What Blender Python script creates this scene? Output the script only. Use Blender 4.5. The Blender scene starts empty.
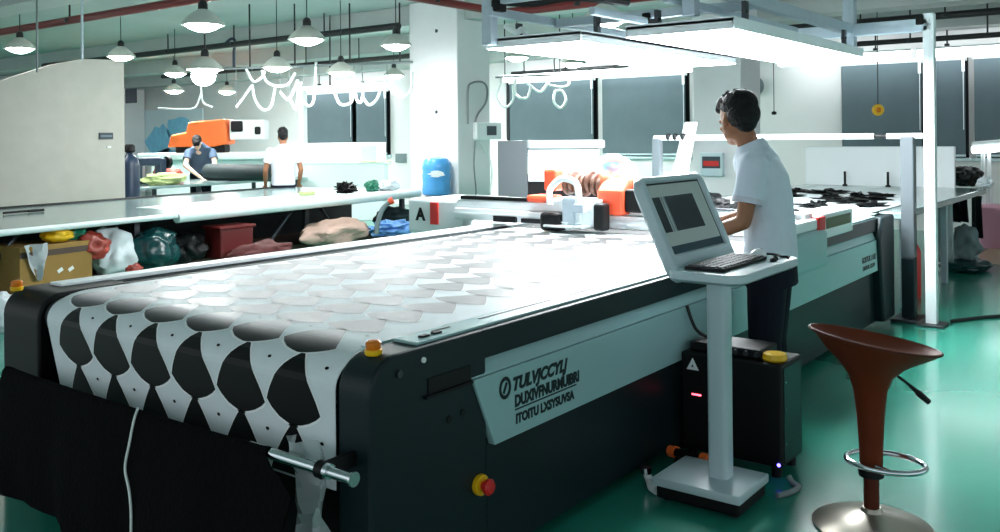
import bpy, bmesh, math, random
from mathutils import Vector, Matrix, Euler, noise

S = bpy.context.scene
C = S.collection
PI = math.pi

# ------------------------------------------------------------------ camera
EYE = Vector((0, 0, 1.5))
FPX, CXP, HYP, ROLL = 908.0, 500.0, 137.0, 0.010
YAW = math.atan2(688, 908)
FW = Vector((math.cos(YAW), math.sin(YAW), 0))
R0 = Vector((math.sin(YAW), -math.cos(YAW), 0))
U0 = Vector((0, 0, 1))
RT = R0 * math.cos(ROLL) - U0 * math.sin(ROLL)
UP = U0 * math.cos(ROLL) + R0 * math.sin(ROLL)
cam_data = bpy.data.cameras.new('camera')
cam = bpy.data.objects.new('camera', cam_data)
C.objects.link(cam)
cam_data.sensor_width = 36
cam_data.lens = FPX / 1000 * 36
cam_data.shift_y = -(266 - HYP) / 1000
cam_data.clip_start = 0.05
m = Matrix.Identity(4)
for i, v in enumerate((RT, UP, -FW)):
    for j in range(3):
        m[j][i] = v[j]
m.translation = EYE
cam.matrix_world = m
S.camera = cam

# ------------------------------------------------------------------ world, exposure
S.view_settings.view_transform = 'Standard'
S.view_settings.look = 'None'
S.view_settings.gamma = 1
S.view_settings.use_curve_mapping = False
S.view_settings.exposure = 0.75
W = bpy.data.worlds.new('hall_air')
S.world = W
W.use_nodes = True
W.node_tree.nodes['Background'].inputs[0].default_value = (0.84, 0.96, 1.0, 1)
W.node_tree.nodes['Background'].inputs[1].default_value = 0.62

PANEL_E = 26.0     # light boxes over the bed
STRIP_E = 4.5     # strip lights along the window wall
BULB_E = 70.0      # pendant bulbs
FAR_BULB_E = 380.0 # far pendant bulbs


# ------------------------------------------------------------------ point helpers (pixel ray met with a real plane)
def ray(x, y):
    return FW + RT * ((x - CXP) / FPX) - UP * ((y - HYP) / FPX)
def at_z(x, y, z):
    r = ray(x, y); return EYE + r * ((z - EYE.z) / r.z)
def at_y(x, y, Y):
    r = ray(x, y); return EYE + r * (Y / r.y)
def at_x(x, y, X):
    r = ray(x, y); return EYE + r * (X / r.x)
def at_d(x, y, d):
    return EYE + ray(x, y) * d


# ------------------------------------------------------------------ materials
def lin(c):
    out = []
    for v in c:
        v /= 255.0
        out.append(v / 12.92 if v <= 0.04045 else ((v + 0.055) / 1.055) ** 2.4)
    return (*out, 1)

def mat(name, rgb, rough=0.5, metal=0.0, spec=0.5, noise_amt=0.0, scale=8.0, bump=0.0, coat=0.0, ior=1.5, trans=0.0, alpha=1.0, sheen=0.0):
    M = bpy.data.materials.new(name); M.use_nodes = True
    nt = M.node_tree; b = nt.nodes['Principled BSDF']
    c = lin(rgb)
    b.inputs['Base Color'].default_value = c
    b.inputs['Roughness'].default_value = rough
    b.inputs['Metallic'].default_value = metal
    b.inputs['Specular IOR Level'].default_value = spec
    b.inputs['IOR'].default_value = ior
    b.inputs['Coat Weight'].default_value = coat
    b.inputs['Coat Roughness'].default_value = 0.12
    b.inputs['Transmission Weight'].default_value = trans
    b.inputs['Alpha'].default_value = alpha
    b.inputs['Sheen Weight'].default_value = sheen
    b.inputs['Sheen Roughness'].default_value = 0.31
    if noise_amt or bump:
        tc = nt.nodes.new('ShaderNodeTexCoord')
        n = nt.nodes.new('ShaderNodeTexNoise')
        n.inputs['Scale'].default_value = scale
        n.inputs['Detail'].default_value = 5
        nt.links.new(tc.outputs['Object'], n.inputs['Vector'])
        if noise_amt:
            r = nt.nodes.new('ShaderNodeValToRGB')
            r.color_ramp.elements[0].position = 0.3
            r.color_ramp.elements[1].position = 0.7
            r.color_ramp.elements[0].color = (*[max(0, v * (1 - noise_amt)) for v in c[:3]], 1)
            r.color_ramp.elements[1].color = (*[min(1, v * (1 + noise_amt)) for v in c[:3]], 1)
            nt.links.new(n.outputs['Fac'], r.inputs['Fac'])
            nt.links.new(r.outputs['Color'], b.inputs['Base Color'])
        if bump:
            bp = nt.nodes.new('ShaderNodeBump')
            bp.inputs['Strength'].default_value = bump
            bp.inputs['Distance'].default_value = 0.02
            nt.links.new(n.outputs['Fac'], bp.inputs['Height'])
            nt.links.new(bp.outputs['Normal'], b.inputs['Normal'])
    return M

def emit(name, rgb, strength):
    M = bpy.data.materials.new(name); M.use_nodes = True
    nt = M.node_tree; b = nt.nodes['Principled BSDF']
    b.inputs['Base Color'].default_value = (0.8, 0.8, 0.8, 1)
    b.inputs['Emission Color'].default_value = lin(rgb)
    b.inputs['Emission Strength'].default_value = strength
    return M

K = dict(
    floor=mat('green_epoxy_floor', (42, 138, 118), 0.22, 0, 0.5, 0.12, 1.2, coat=0.3),
    beige_floor=mat('beige_floor', (168, 140, 112), 0.35, 0, 0.5, 0.08, 2),
    ceiling=mat('ceiling_paint', (176, 184, 183), 0.85, 0, 0.2, 0.04, 1.5),
    beam=mat('beam_paint', (190, 194, 193), 0.8, 0, 0.2, 0.05, 2),
    wall=mat('wall_paint', (222, 222, 222), 0.85, 0, 0.2, 0.03, 1.2),
    pillar=mat('pillar_paint', (226, 226, 228), 0.8, 0, 0.25, 0.03, 2.5),
    partition=mat('partition_plaster', (180, 178, 170), 0.9, 0, 0.15, 0.04, 5),
    blind=mat('grey_blind_cloth', (94, 109, 115), 0.85, 0, 0.2, 0.04, 3),
    frame=mat('dark_window_frame', (22, 28, 32), 0.5),
    sill=mat('sill_paint', (196, 214, 220), 0.6),
    redpipe=mat('red_pipe_paint', (112, 34, 34), 0.45, 0, 0.4),
    blackpipe=mat('black_pipe_paint', (24, 26, 28), 0.5),
    dark=mat('dark_teal_machine_paint', (15, 32, 36), 0.42, 0, 0.25, 0.05, 30),
    black=mat('black_plastic', (7, 8, 10), 0.5, 0, 0.25),
    cloth_black=mat('black_cloth', (9, 9, 11), 0.95, 0, 0.1, 0.2, 60, bump=0.3),
    panel=mat('pale_teal_panel_paint', (150, 186, 188), 0.4, 0, 0.5),
    white=mat('white_paint', (232, 238, 240), 0.4, 0, 0.5),
    white_cloth=mat('white_printed_cloth', (220, 228, 231), 0.55, 0, 0.4, 0.015, 20),
    fan=mat('glossy_black_pieces', (3, 4, 5), 0.4, 0, 0.12, ior=1.5, sheen=0.85),
    edge=mat('white_cut_edge', (240, 244, 245), 0.6),
    alu=mat('brushed_aluminium', (178, 192, 202), 0.4, 0.1, 0.5, 0.04, 20),
    postgrey=mat('grey_post_paint', (74, 82, 86), 0.4),
    steel=mat('chrome_steel', (210, 214, 218), 0.12, 1.0),
    darksteel=mat('dark_steel', (70, 74, 78), 0.35, 0.8),
    console=mat('console_plastic', (186, 204, 210), 0.35, 0, 0.5),
    screen=emit('lit_screen', (150, 168, 164), 0.1),
    screen_dark=mat('screen_window', (38, 44, 54), 0.2),
    screen_bar=mat('screen_bar', (40, 66, 78), 0.2),
    screen_light=mat('screen_line', (120, 136, 144), 0.2),
    key=mat('key_plastic', (52, 58, 62), 0.5),
    orange=mat('orange_paint', (244, 112, 48), 0.5, 0, 0.4, 0.05, 6),
    redorange=mat('red_orange_cover', (228, 82, 48), 0.5),
    brown=mat('brown_winding', (92, 60, 46), 0.6, 0, 0.4, 0.35, 14),
    red=mat('red_plastic', (206, 36, 32), 0.4),
    darkred=mat('dark_red_plastic', (96, 24, 24), 0.4),
    yellow=mat('yellow_plastic', (240, 186, 20), 0.4),
    amber=mat('amber_lens', (220, 120, 20), 0.2, 0, 0.6),
    green_lcd=mat('dark_green_display', (40, 84, 44), 0.25),
    skin=mat('skin', (150, 100, 72), 0.5, 0, 0.4, 0.05, 12),
    skin_pale=mat('pale_skin', (206, 172, 150), 0.55),
    hair=mat('black_hair', (9, 8, 9), 0.6, 0, 0.3, 0.4, 60, bump=0.8),
    shirt=mat('pale_blue_polo_cloth', (208, 218, 230), 0.85, 0, 0.2, 0.02, 25, bump=0.1),
    shirt_white=mat('white_shirt_cloth', (196, 198, 210), 0.85, 0, 0.2),
    shirt_slate=mat('slate_blue_shirt_cloth', (72, 88, 108), 0.9, 0, 0.2, 0.08, 10),
    trousers=mat('navy_trouser_cloth', (17, 22, 34), 0.85, 0, 0.2, 0.1, 15),
    stool_base=mat('brushed_stool_base', (158, 152, 140), 0.3, 0.7),
    stool=mat('brown_orange_stool_plastic', (102, 42, 19), 0.55, 0, 0.15, 0.06, 8),
    stool_in=mat('stool_seat_top', (84, 34, 18), 0.5, 0, 0.2),
    table_white=mat('white_table_laminate', (214, 226, 226), 0.3, 0, 0.5, 0.02, 3),
    table_grey=mat('grey_glossy_table', (128, 150, 150), 0.15, 0, 0.6, 0.05, 2),
    card=mat('brown_cardboard', (150, 118, 66), 0.8, 0, 0.2, 0.06, 4),
    shelf=mat('brown_shelf_board', (74, 56, 46), 0.6),
    bluejug=mat('blue_water_jug', (80, 158, 218), 0.2, 0, 0.5, 0.1, 9),
    bluelight=mat('light_blue_print', (226, 242, 250), 0.6, 0, 0.3),
    bluemid=mat('mid_blue_print', (140, 214, 250), 0.6, 0, 0.3, 0.1, 6),
    cable_white=mat('white_cable_sleeve', (224, 232, 230), 0.6),
    cable_grey=mat('grey_cable_sleeve', (120, 128, 130), 0.6),
    cable_black=mat('black_cable_sleeve', (16, 17, 18), 0.6),
    shade=mat('grey_enamel_shade', (196, 200, 192), 0.4, 0, 0.5),
    shade_in=mat('white_enamel_inside', (235, 238, 236), 0.5),
    tank=mat('dark_blue_tank_paint', (24, 44, 68), 0.35),
    rolldark=mat('dark_green_roll_cloth', (32, 46, 48), 0.7),
    tealbag=mat('dark_teal_plastic_bag', (14, 58, 60), 0.25, 0, 0.5, 0.3, 9),
    pinkcloth=mat('dusty_pink_cloth', (176, 150, 138), 0.9, 0, 0.1, 0.06, 6),
    whitebag=mat('white_plastic_bag', (212, 220, 224), 0.35),
    bluebag=mat('blue_plastic_bag', (110, 160, 220), 0.4, 0, 0.5, 0.2, 14),
    greenbag=mat('green_plastic_bag', (20, 110, 84), 0.35, 0, 0.5, 0.2, 8),
    redbag=mat('red_plastic_bag', (150, 52, 40), 0.4, 0, 0.5, 0.2, 8),
    maroon=mat('maroon_cloth', (76, 24, 24), 0.8),
    greycloth=mat('grey_cloth', (120, 134, 138), 0.85, 0, 0.2, 0.08, 8),
    pinkbox=mat('pink_plastic_box', (196, 140, 160), 0.5),
    yellowgreen=mat('pale_green_cloth', (186, 200, 140), 0.85),
    film=mat('clear_plastic_film', (205, 218, 220), 0.15, 0, 0.6, trans=0.35, alpha=0.55),
    sign_white=mat('sign_white', (225, 230, 230), 0.5),
    sign_dark=mat('sign_dark', (50, 64, 74), 0.5),
    panel_light=emit('light_box_diffuser', (246, 252, 255), PANEL_E),
    strip_light=emit('strip_light_diffuser', (248, 253, 255), STRIP_E),
    bulb=emit('pendant_bulb', (250, 254, 252), BULB_E),
    far_bulb=emit('far_pendant_bulb', (250, 254, 252), FAR_BULB_E),
    led_red=emit('red_led', (255, 70, 90), 4),
    led_blue=emit('blue_led', (70, 60, 255), 8),
)
K['screen'].node_tree.nodes['Principled BSDF'].inputs['Base Color'].default_value = lin((140, 156, 152))


# ------------------------------------------------------------------ bmesh helpers
def BM():
    return bmesh.new()

def setmi(faces, mi):
    for f in faces:
        f.material_index = mi

def box(bm, lo, hi, bev=0.0, mi=0, rot=None, seg=2):
    lo = Vector(lo); hi = Vector(hi)
    b2 = bmesh.new()
    bmesh.ops.create_cube(b2, size=1)
    d = hi - lo
    bmesh.ops.scale(b2, vec=d, verts=b2.verts)
    if bev > 0:
        bmesh.ops.bevel(b2, geom=list(b2.edges), offset=min(bev, min(d) * 0.45), segments=seg, profile=0.5, affect='EDGES')
    if rot is not None:
        bmesh.ops.transform(b2, matrix=rot, verts=b2.verts)
    bmesh.ops.translate(b2, vec=(lo + hi) / 2, verts=b2.verts)
    merge(bm, b2, mi)

def merge(bm, b2, mi=None):
    vm = [bm.verts.new(v.co) for v in b2.verts]
    b2.verts.index_update()
    for f in b2.faces:
        try:
            nf = bm.faces.new([vm[v.index] for v in f.verts])
            nf.material_index = f.material_index if mi is None else mi
            nf.smooth = f.smooth
        except ValueError:
            pass
    b2.free()

def frame_of(d):
    d = Vector(d).normalized()
    a = Vector((0, 0, 1)) if abs(d.z) < 0.95 else Vector((1, 0, 0))
    u = d.cross(a).normalized(); v = u.cross(d).normalized()
    return u, v

def rings(bm, rr, close=True, caps=True, mi=0):
    """rr: list of rings (lists of Vectors of equal length)"""
    vr = [[bm.verts.new(p) for p in r] for r in rr]
    n = len(rr[0])
    for a, b in zip(vr, vr[1:]):
        for i in range(n if close else n - 1):
            j = (i + 1) % n
            f = bm.faces.new((a[i], a[j], b[j], b[i])); f.material_index = mi
    if caps and close:
        for r, rev in ((vr[0], True), (vr[-1], False)):
            f = bm.faces.new(list(reversed(r)) if rev else r); f.material_index = mi
    return vr

def tube(bm, pts, r, seg=8, mi=0, caps=True):
    pts = [Vector(p) for p in pts]
    rs = r if isinstance(r, (list, tuple)) else [r] * len(pts)
    out = []
    d0 = (pts[1] - pts[0]).normalized()
    u, v = frame_of(d0)
    for i, p in enumerate(pts):
        a = pts[max(0, i - 1)]; b = pts[min(len(pts) - 1, i + 1)]
        d = (b - a).normalized()
        u = (u - d * u.dot(d))
        if u.length < 1e-6:
            u, v = frame_of(d)
        u.normalize(); v = d.cross(u).normalized()
        out.append([p + (u * math.cos(t) + v * math.sin(t)) * rs[i] for t in [2 * PI * k / seg for k in range(seg)]])
    rings(bm, out, True, caps, mi)

def cyl(bm, p0, p1, r0, r1=None, seg=16, mi=0):
    tube(bm, [p0, p1], [r0, r0 if r1 is None else r1], seg, mi)

def spline(pts, n=6):
    pts = [Vector(p) for p in pts]
    P = [pts[0] * 2 - pts[1]] + pts + [pts[-1] * 2 - pts[-2]]
    out = []
    for i in range(1, len(P) - 2):
        for k in range(n):
            t = k / n
            a, b, c, d = P[i - 1:i + 3]
            out.append(0.5 * ((2 * b) + (c - a) * t + (2 * a - 5 * b + 4 * c - d) * t * t + (3 * b - a - 3 * c + d) * t ** 3))
    out.append(pts[-1])
    return out

def lathe(bm, prof, seg=24, center=(0, 0, 0), mi=0, axis=None):
    c = Vector(center)
    out = []
    for r, z in prof:
        out.append([c + Vector((r * math.cos(2 * PI * k / seg), r * math.sin(2 * PI * k / seg), z)) for k in range(seg)])
    vr = rings(bm, out, True, False, mi)
    for r, rev in ((vr[0], True), (vr[-1], False)):
        try:
            f = bm.faces.new(list(reversed(r)) if rev else r); f.material_index = mi
        except ValueError:
            pass

def prism(bm, poly, vec, mi=0, bev=0.0):
    """poly: coplanar points, extruded along vec"""
    b2 = bmesh.new()
    a = [b2.verts.new(Vector(p)) for p in poly]
    b = [b2.verts.new(Vector(p) + Vector(vec)) for p in poly]
    n = len(a)
    b2.faces.new(a); b2.faces.new(list(reversed(b)))
    for i in range(n):
        j = (i + 1) % n
        b2.faces.new((a[j], a[i], b[i], b[j]))
    bmesh.ops.recalc_face_normals(b2, faces=b2.faces)
    if bev:
        bmesh.ops.bevel(b2, geom=list(b2.edges), offset=bev, segments=2, profile=0.5, affect='EDGES')
    merge(bm, b2, mi)

def ball(bm, c, r, rot=None, sub=3, mi=0, amp=0.0, freq=3.0, seed=0, flat=None):
    b2 = bmesh.new()
    bmesh.ops.create_icosphere(b2, subdivisions=sub, radius=1)
    r = Vector(r) if not isinstance(r, (int, float)) else Vector((r, r, r))
    for v in b2.verts:
        k = 1.0
        if amp:
            q = v.co * freq * 0.5 + Vector((seed * 7.3, seed * 3.1, seed))
            k += amp * (noise.noise(q) + 0.5 * abs(noise.noise(q * 2.3)) - 0.1)
        v.co = Vector((v.co.x * r.x, v.co.y * r.y, v.co.z * r.z)) * k
        if flat is not None and v.co.z < flat:
            v.co.z = flat
    if rot is not None:
        bmesh.ops.transform(b2, matrix=rot, verts=b2.verts)
    bmesh.ops.translate(b2, vec=Vector(c), verts=b2.verts)
    merge(bm, b2, mi)

def obj(name, bm, mats, parent=None, smooth=False, world=True, angle=0.7):
    """link bm as one mesh object; with world=True bm is in world coordinates and is moved under its parent"""
    if parent is not None and world:
        w = Vector((0, 0, 0)); p = parent
        while p is not None:
            w += p.location; p = p.parent
        bmesh.ops.translate(bm, vec=-w, verts=bm.verts)
    bmesh.ops.recalc_face_normals(bm, faces=bm.faces)
    me = bpy.data.meshes.new(name)
    bm.to_mesh(me); bm.free()
    for x in (mats if isinstance(mats, (list, tuple)) else [mats]):
        me.materials.append(x)
    if smooth:
        me.polygons.foreach_set('use_smooth', [True] * len(me.polygons))
        me.set_sharp_from_angle(angle=angle)
    o = bpy.data.objects.new(name, me); C.objects.link(o)
    if parent is not None:
        o.parent = parent
    return o

def pivot(o, loc):
    """move a mesh thing's origin to loc without moving its shape"""
    loc = Vector(loc)
    o.data.transform(Matrix.Translation(-loc)); o.location = loc
    return o

def tag(o, label, cat, group=None, kind=None):
    o['label'] = label; o['category'] = cat
    if group: o['group'] = group
    if kind: o['kind'] = kind
    return o

def thing(name, label, cat, loc=(0, 0, 0), group=None, rz=0.0):
    o = bpy.data.objects.new(name, None); C.objects.link(o)
    o.empty_display_size = 0.1
    o.location = loc; o.rotation_euler = (0, 0, rz)
    return tag(o, label, cat, group)

def struct(name, bm, mats, label=None, parent=None, smooth=False):
    o = obj(name, bm, mats, parent, smooth)
    if parent is None:
        o['kind'] = 'structure'
        if label: o['label'] = label; o['category'] = name.split('_')[0]
    return o

def dup(root, loc, label, rz=None, scale=None):
    r = root.copy(); C.objects.link(r); r.location = loc
    if rz is not None: r.rotation_euler = (0, 0, rz)
    if scale is not None: r.scale = (scale,) * 3
    r['label'] = label
    for ch in list(root.children):
        c = ch.copy(); C.objects.link(c); c.parent = r
        for g in list(ch.children):
            d = g.copy(); C.objects.link(d); d.parent = c
    return r

def fused(bm, voxel, smooth=4):
    """one continuous skin around overlapping shapes"""
    bmesh.ops.recalc_face_normals(bm, faces=bm.faces)
    me = bpy.data.meshes.new('tmp'); bm.to_mesh(me); bm.free()
    o = bpy.data.objects.new('tmp', me); C.objects.link(o)
    md = o.modifiers.new('r', 'REMESH'); md.mode = 'VOXEL'; md.voxel_size = voxel
    if smooth:
        sm = o.modifiers.new('s', 'SMOOTH'); sm.factor = 0.5; sm.iterations = smooth
    bpy.context.view_layer.update()
    dg = bpy.context.evaluated_depsgraph_get()
    ev = o.evaluated_get(dg)
    m2 = ev.to_mesh()
    b2 = bmesh.new(); b2.from_mesh(m2)
    ev.to_mesh_clear()
    bpy.data.objects.remove(o); bpy.data.meshes.remove(me)
    return b2

def text_bm(s, size, shear=0.0, bold=0.05, extrude=0.0008, sx=1.0):
    cu = bpy.data.curves.new('t', 'FONT'); cu.body = s; cu.size = size; cu.shear = shear; cu.extrude = extrude
    cu.offset = size * bold
    cu.resolution_u = 3
    o = bpy.data.objects.new('t', cu); C.objects.link(o)
    bpy.context.view_layer.update()
    dg = bpy.context.evaluated_depsgraph_get()
    ev = o.evaluated_get(dg)
    m2 = ev.to_mesh()
    b2 = bmesh.new(); b2.from_mesh(m2)
    ev.to_mesh_clear()
    bpy.data.objects.remove(o)
    if sx != 1.0:
        bmesh.ops.scale(b2, vec=(sx, 1, 1), verts=b2.verts)
    return b2

def limb(bm, pts, rs, seg=14):
    pts = [Vector(p) for p in pts]
    for p, r in zip(pts, rs):
        ball(bm, p, r, sub=2)
    for a, b, ra, rb in zip(pts, pts[1:], rs, rs[1:]):
        if (b - a).length > 1e-4:
            tube(bm, [a, b], [ra, rb], seg)

# ================================================================== SETTING
bm = BM(); box(bm, (-3, -7, -0.1), (15.2, 33, 0)); struct('floor', bm, K['floor'], 'glossy green epoxy factory floor')
bm = BM(); box(bm, (11.6, -7, 0.0), (15.0, 2.05, 0.006)); struct('floor', bm, K['beige_floor'], 'beige floor strip beyond the far table')
bm = BM(); box(bm, (-3, -7, 3.4), (15.2, 33, 3.5)); struct('ceiling', bm, K['ceiling'], 'grey green concrete ceiling')
# back wall with window openings (blinds pulled down in front of them)
wins = [(17.3, 14.5), (11.2, 9.0), (8.85, 7.1), (4.45, 3.2), (3.1, 2.6), (2.5, -0.5)]
bm = BM()
box(bm, (15.0, -7, 0), (15.2, 33, 1.12))
box(bm, (15.0, -7, 2.62), (15.2, 33, 3.4))
edges = [33] + [v for w in wins for v in w] + [-7]
for a, b in zip(edges[0::2], edges[1::2]):
    box(bm, (15.0, b, 1.12), (15.2, a, 2.62))
struct('wall_back', bm, K['wall'], 'long pale back wall with windows')
for i, (a, b) in enumerate(wins):
    bm = BM()
    for lo, hi in (((15.02, b, 1.12), (15.1, b + 0.05, 2.62)), ((15.02, a - 0.05, 1.12), (15.1, a, 2.62)), ((15.02, b, 1.12), (15.1, a, 1.17)),
                   ((15.02, b, 2.57), (15.1, a, 2.62)), ((15.08, b, 1.12), (15.12, a, 2.62))):
        box(bm, lo, hi)
    w = struct('window_%d' % (i + 1), bm, K['frame'], 'dark framed window behind a lowered grey blind')
    bm = BM(); box(bm, (14.9, b - 0.05, 1.07), (15.05, a + 0.05, 1.12), 0.01)
    obj('window_sill', bm, K['sill'], w)

# pillars
bm = BM(); box(bm, (9.48, 7.9, 0), (10.2, 8.78, 3.4), 0.015); struct('wall_pillar', bm, K['pillar'], 'white square pillar with a blue water jug before it')
bm = BM(); box(bm, (11.6, 4.75, 0), (12.3, 5.45, 3.4), 0.015); struct('wall_pillar', bm, K['pillar'], 'pale square pillar behind the operator')
bm = BM(); box(bm, (14.3, 24.4, 0), (14.95, 25.5, 3.0), 0.015); struct('wall_pillar', bm, K['pillar'], 'pale far pillar with a blue plate beside the map')
# ceiling beams across the hall
for i, (x, z) in enumerate(((5.2, 3.16), (9.65, 3.12), (12.2, 3.1), (14.2, 3.0))):
    bm = BM(); box(bm, (x, -7, z), (x + 0.45, 33, 3.4)); struct('trim_%d' % (i + 1), bm, K['beam'], 'painted concrete beam under the ceiling')
# curved topped partition at the left
bm = BM()
prof = [(2.0, 0.0), (2.0, 1.5), (3.6, 1.82), (4.4, 2.0), (5.04, 2.18), (5.52, 2.36), (5.9, 2.5), (6.3, 2.6), (6.7, 2.61), (6.89, 2.58), (6.89, 0.0)]
prism(bm, [(x, 11.75, z) for x, z in prof], (0, 0.12, 0))
struct('wall_left', bm, K['partition'], 'grey beige partition with a curved top behind the long table')
tag(bpy.data.objects['wall_left'], 'grey beige partition with a curved top behind the long table', 'wall')

# ================================================================== PIPES AND HANGERS
def pipe(name, pts, r, mk, label, hang=()):
    bm = BM(); tube(bm, pts, r, 10)
    p = Vector(pts[0])
    if hang:
        t = thing(name, label, 'pipe', p)
        obj('pipe_run', bm, K[mk], t, True)
        for h in hang:
            h = Vector(h)
            bm = BM(); cyl(bm, h, (h.x, h.y, 3.4), 0.012, seg=6); lathe(bm, [(r + 0.015, -0.025), (r + 0.015, 0.025)], 12, h)
            obj('hanger', bm, K['blackpipe'], t)
        return t
    o = obj(name, bm, K[mk], None, True)
    return tag(o, label, 'pipe')
pipe('sprinkler_pipe', [(6.0, 6.6, 3.06), (6.0, 20, 3.06)], 0.05, 'redpipe', 'red pipe under the ceiling at the top left', [(6.0, 8.0, 3.06), (6.0, 11.5, 3.06)])
pipe('sprinkler_pipe', [(6.0, 7.0, 3.1), (9.4, 7.0, 3.1)], 0.05, 'redpipe', 'red pipe running back to the top of the white pillar', [(8.0, 7.0, 3.1)])
pipe('sprinkler_pipe', [(9.25, 6.9, 3.08), (9.25, 3.6, 3.08)], 0.055, 'redpipe', 'red pipe behind the light box frame', [(9.25, 5.8, 3.08)])
pipe('service_pipe', [(9.35, 8.85, 3.08), (9.35, 19, 3.08)], 0.05, 'blackpipe', 'black pipe ending at the white pillar, nearest of the black pipes', [(9.35, 10.4, 3.08), (9.35, 12.6, 3.08), (9.35, 14.5, 3.08)])
pipe('service_pipe', [(12.1, 10.9, 2.98), (12.1, 19, 2.98)], 0.045, 'blackpipe', 'black pipe behind the pendant lamps left of the white pillar', [(12.1, 12.5, 2.98), (12.1, 14, 2.98)])
pipe('service_pipe', [(13.4, 0.5, 3.08), (13.4, 6.2, 3.08)], 0.05, 'blackpipe', 'upper black pipe at the top right corner', [(13.4, 2.6, 3.08), (13.4, 3.7, 3.08)])
pipe('service_pipe', [(14.1, 0.5, 2.84), (14.1, 5.4, 2.84)], 0.04, 'blackpipe', 'lower black pipe just above the right strip lights', [(14.1, 3.2, 2.84), (14.1, 2.2, 2.84)])
pipe('service_pipe', [(12.9, 4.9, 2.62), (12.9, 9.5, 2.62)], 0.03, 'blackpipe', 'thin black pipe low behind the left light box', [(12.9, 8.6, 2.62), (12.9, 6.6, 2.62)])
pipe('conduit', [at_d(37, -10, 10.5), (at_d(37, 60, 10.5).x, at_d(37, 60, 10.5).y, 2.3)], 0.012, 'cable_grey', 'thin vertical conduit beside the far left lamp')
pipe('conduit', [at_d(82, -10, 10.5), (at_d(82, 60, 10.5).x, at_d(82, 60, 10.5).y, 2.44)], 0.014, 'alu', 'pale vertical conduit above the partition hump')
pipe('conduit', [(at_d(330, 30, 14.0).x, at_d(330, 30, 14.0).y, 3.4), at_d(330, 86, 14.0)], 0.012, 'cable_black', 'thin black drop rod behind the pendant lamps')

# ================================================================== STRIP LIGHTS AND BLINDS
def strip(y0, y1, label, z=2.6, x=14.55, hangers=2):
    t = thing('strip_light', label, 'light', (x, (y0 + y1) / 2, z), 'strip lights along the window wall')
    bm = BM(); box(bm, (x - 0.06, y1, z), (x + 0.06, y0, z + 0.13), 0.01); obj('diffuser', bm, K['strip_light'], t)
    bm = BM(); box(bm, (x - 0.07, y1 - 0.02, z + 0.13), (x + 0.07, y0 + 0.02, z + 0.16)); obj('housing', bm, K['white'], t)
    for k in range(hangers):
        yy = y0 + (y1 - y0) * (k + 0.5) / hangers
        bm = BM(); cyl(bm, (x, yy, z + 0.16), (x, yy, 3.0 if x > 14 else 3.4), 0.012, seg=6)
        box(bm, (x - 0.03, yy - 0.03, z + 0.15), (x + 0.03, yy + 0.03, z + 0.2))
        obj('hanger', bm, K['blackpipe'], t)
strip(17.1, 14.2, 'white strip light left of the white pillar')
strip(10.9, 8.95, 'white strip light right beside the white pillar')
strip(8.85, 6.85, 'white strip light above the blind behind the left light box')
strip(5.3, 3.3, 'white strip light left of the aluminium floor post')
strip(3.2, 1.6, 'white strip light at the right edge of the photo')

def blind(y0, y1, label, zb=1.14, zt=2.58):
    t = thing('roller_blind', label, 'blind', (14.86, (y0 + y1) / 2, zb), 'lowered grey window blinds')
    bm = BM(); box(bm, (14.85, y1, zb + 0.02), (14.862, y0, zt)); obj('blind_cloth', bm, K['blind'], t)
    bm = BM(); cyl(bm, (14.856, y1, zb + 0.015), (14.856, y0, zb + 0.015), 0.018, seg=8); obj('bottom_bar', bm, K['sill'], t)
    bm = BM(); cyl(bm, (14.88, y1 - 0.02, zt + 0.02), (14.88, y0 + 0.02, zt + 0.02), 0.04, seg=12); obj('roller', bm, K['white'], t)
    bm = BM(); cyl(bm, (14.83, y1 + 0.02, zt), (14.83, y1 + 0.02, zb + 0.4), 0.006, seg=6)
    box(bm, (14.815, y1 + 0.0, zt - 0.18), (14.845, y1 + 0.04, zt + 0.02))
    obj('pull_cord', bm, K['white'], t)
blind(17.32, 15.6, 'grey blind under the strip light behind the standing worker')
blind(15.45, 14.48, 'narrow grey blind next to the blue jug pillar')
blind(11.0, 9.02, 'wide grey blind above the tall grey cabinet')
blind(8.82, 7.12, 'wide grey blind left of the operator')
blind(4.4, 3.22, 'dark grey blind behind the hanging yellow disc')
blind(3.05, 2.62, 'narrow dark blind just right of the aluminium post')
blind(2.5, 0.6, 'dark grey blind at the right edge of the photo')

# ================================================================== PENDANT LAMPS
def pendant_proto(label, loc):
    t = thing('pendant_lamp', label, 'lamp', loc, 'bell shaped pendant lamps')
    bm = BM()
    lathe(bm, [(0.2, 0.0), (0.19, 0.025), (0.16, 0.06), (0.115, 0.105), (0.07, 0.135), (0.045, 0.15), (0.04, 0.15), (0.065, 0.13), (0.11, 0.098), (0.155, 0.053), (0.186, 0.018), (0.195, 0.0)], 28)
    obj('lamp_shade', bm, K['shade'], t, True, world=False)
    bm = BM(); lathe(bm, [(0.012, 0.24), (0.03, 0.23), (0.045, 0.2), (0.045, 0.15), (0.0, 0.15)], 14); obj('socket', bm, K['blackpipe'], t, True, world=False)
    bm = BM(); cyl(bm, (0, 0, 0.23), (0, 0, 1.0), 0.006, seg=6); obj('cord', bm, K['cable_black'], t, world=False)
    bm = BM(); lathe(bm, [(0.0, -0.06), (0.06, -0.054), (0.12, -0.03), (0.165, 0.0), (0.165, 0.012), (0.1, 0.03), (0.0, 0.05)], 24)
    obj('bulb', bm, K['bulb'], t, True, world=False)
    return t
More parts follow.
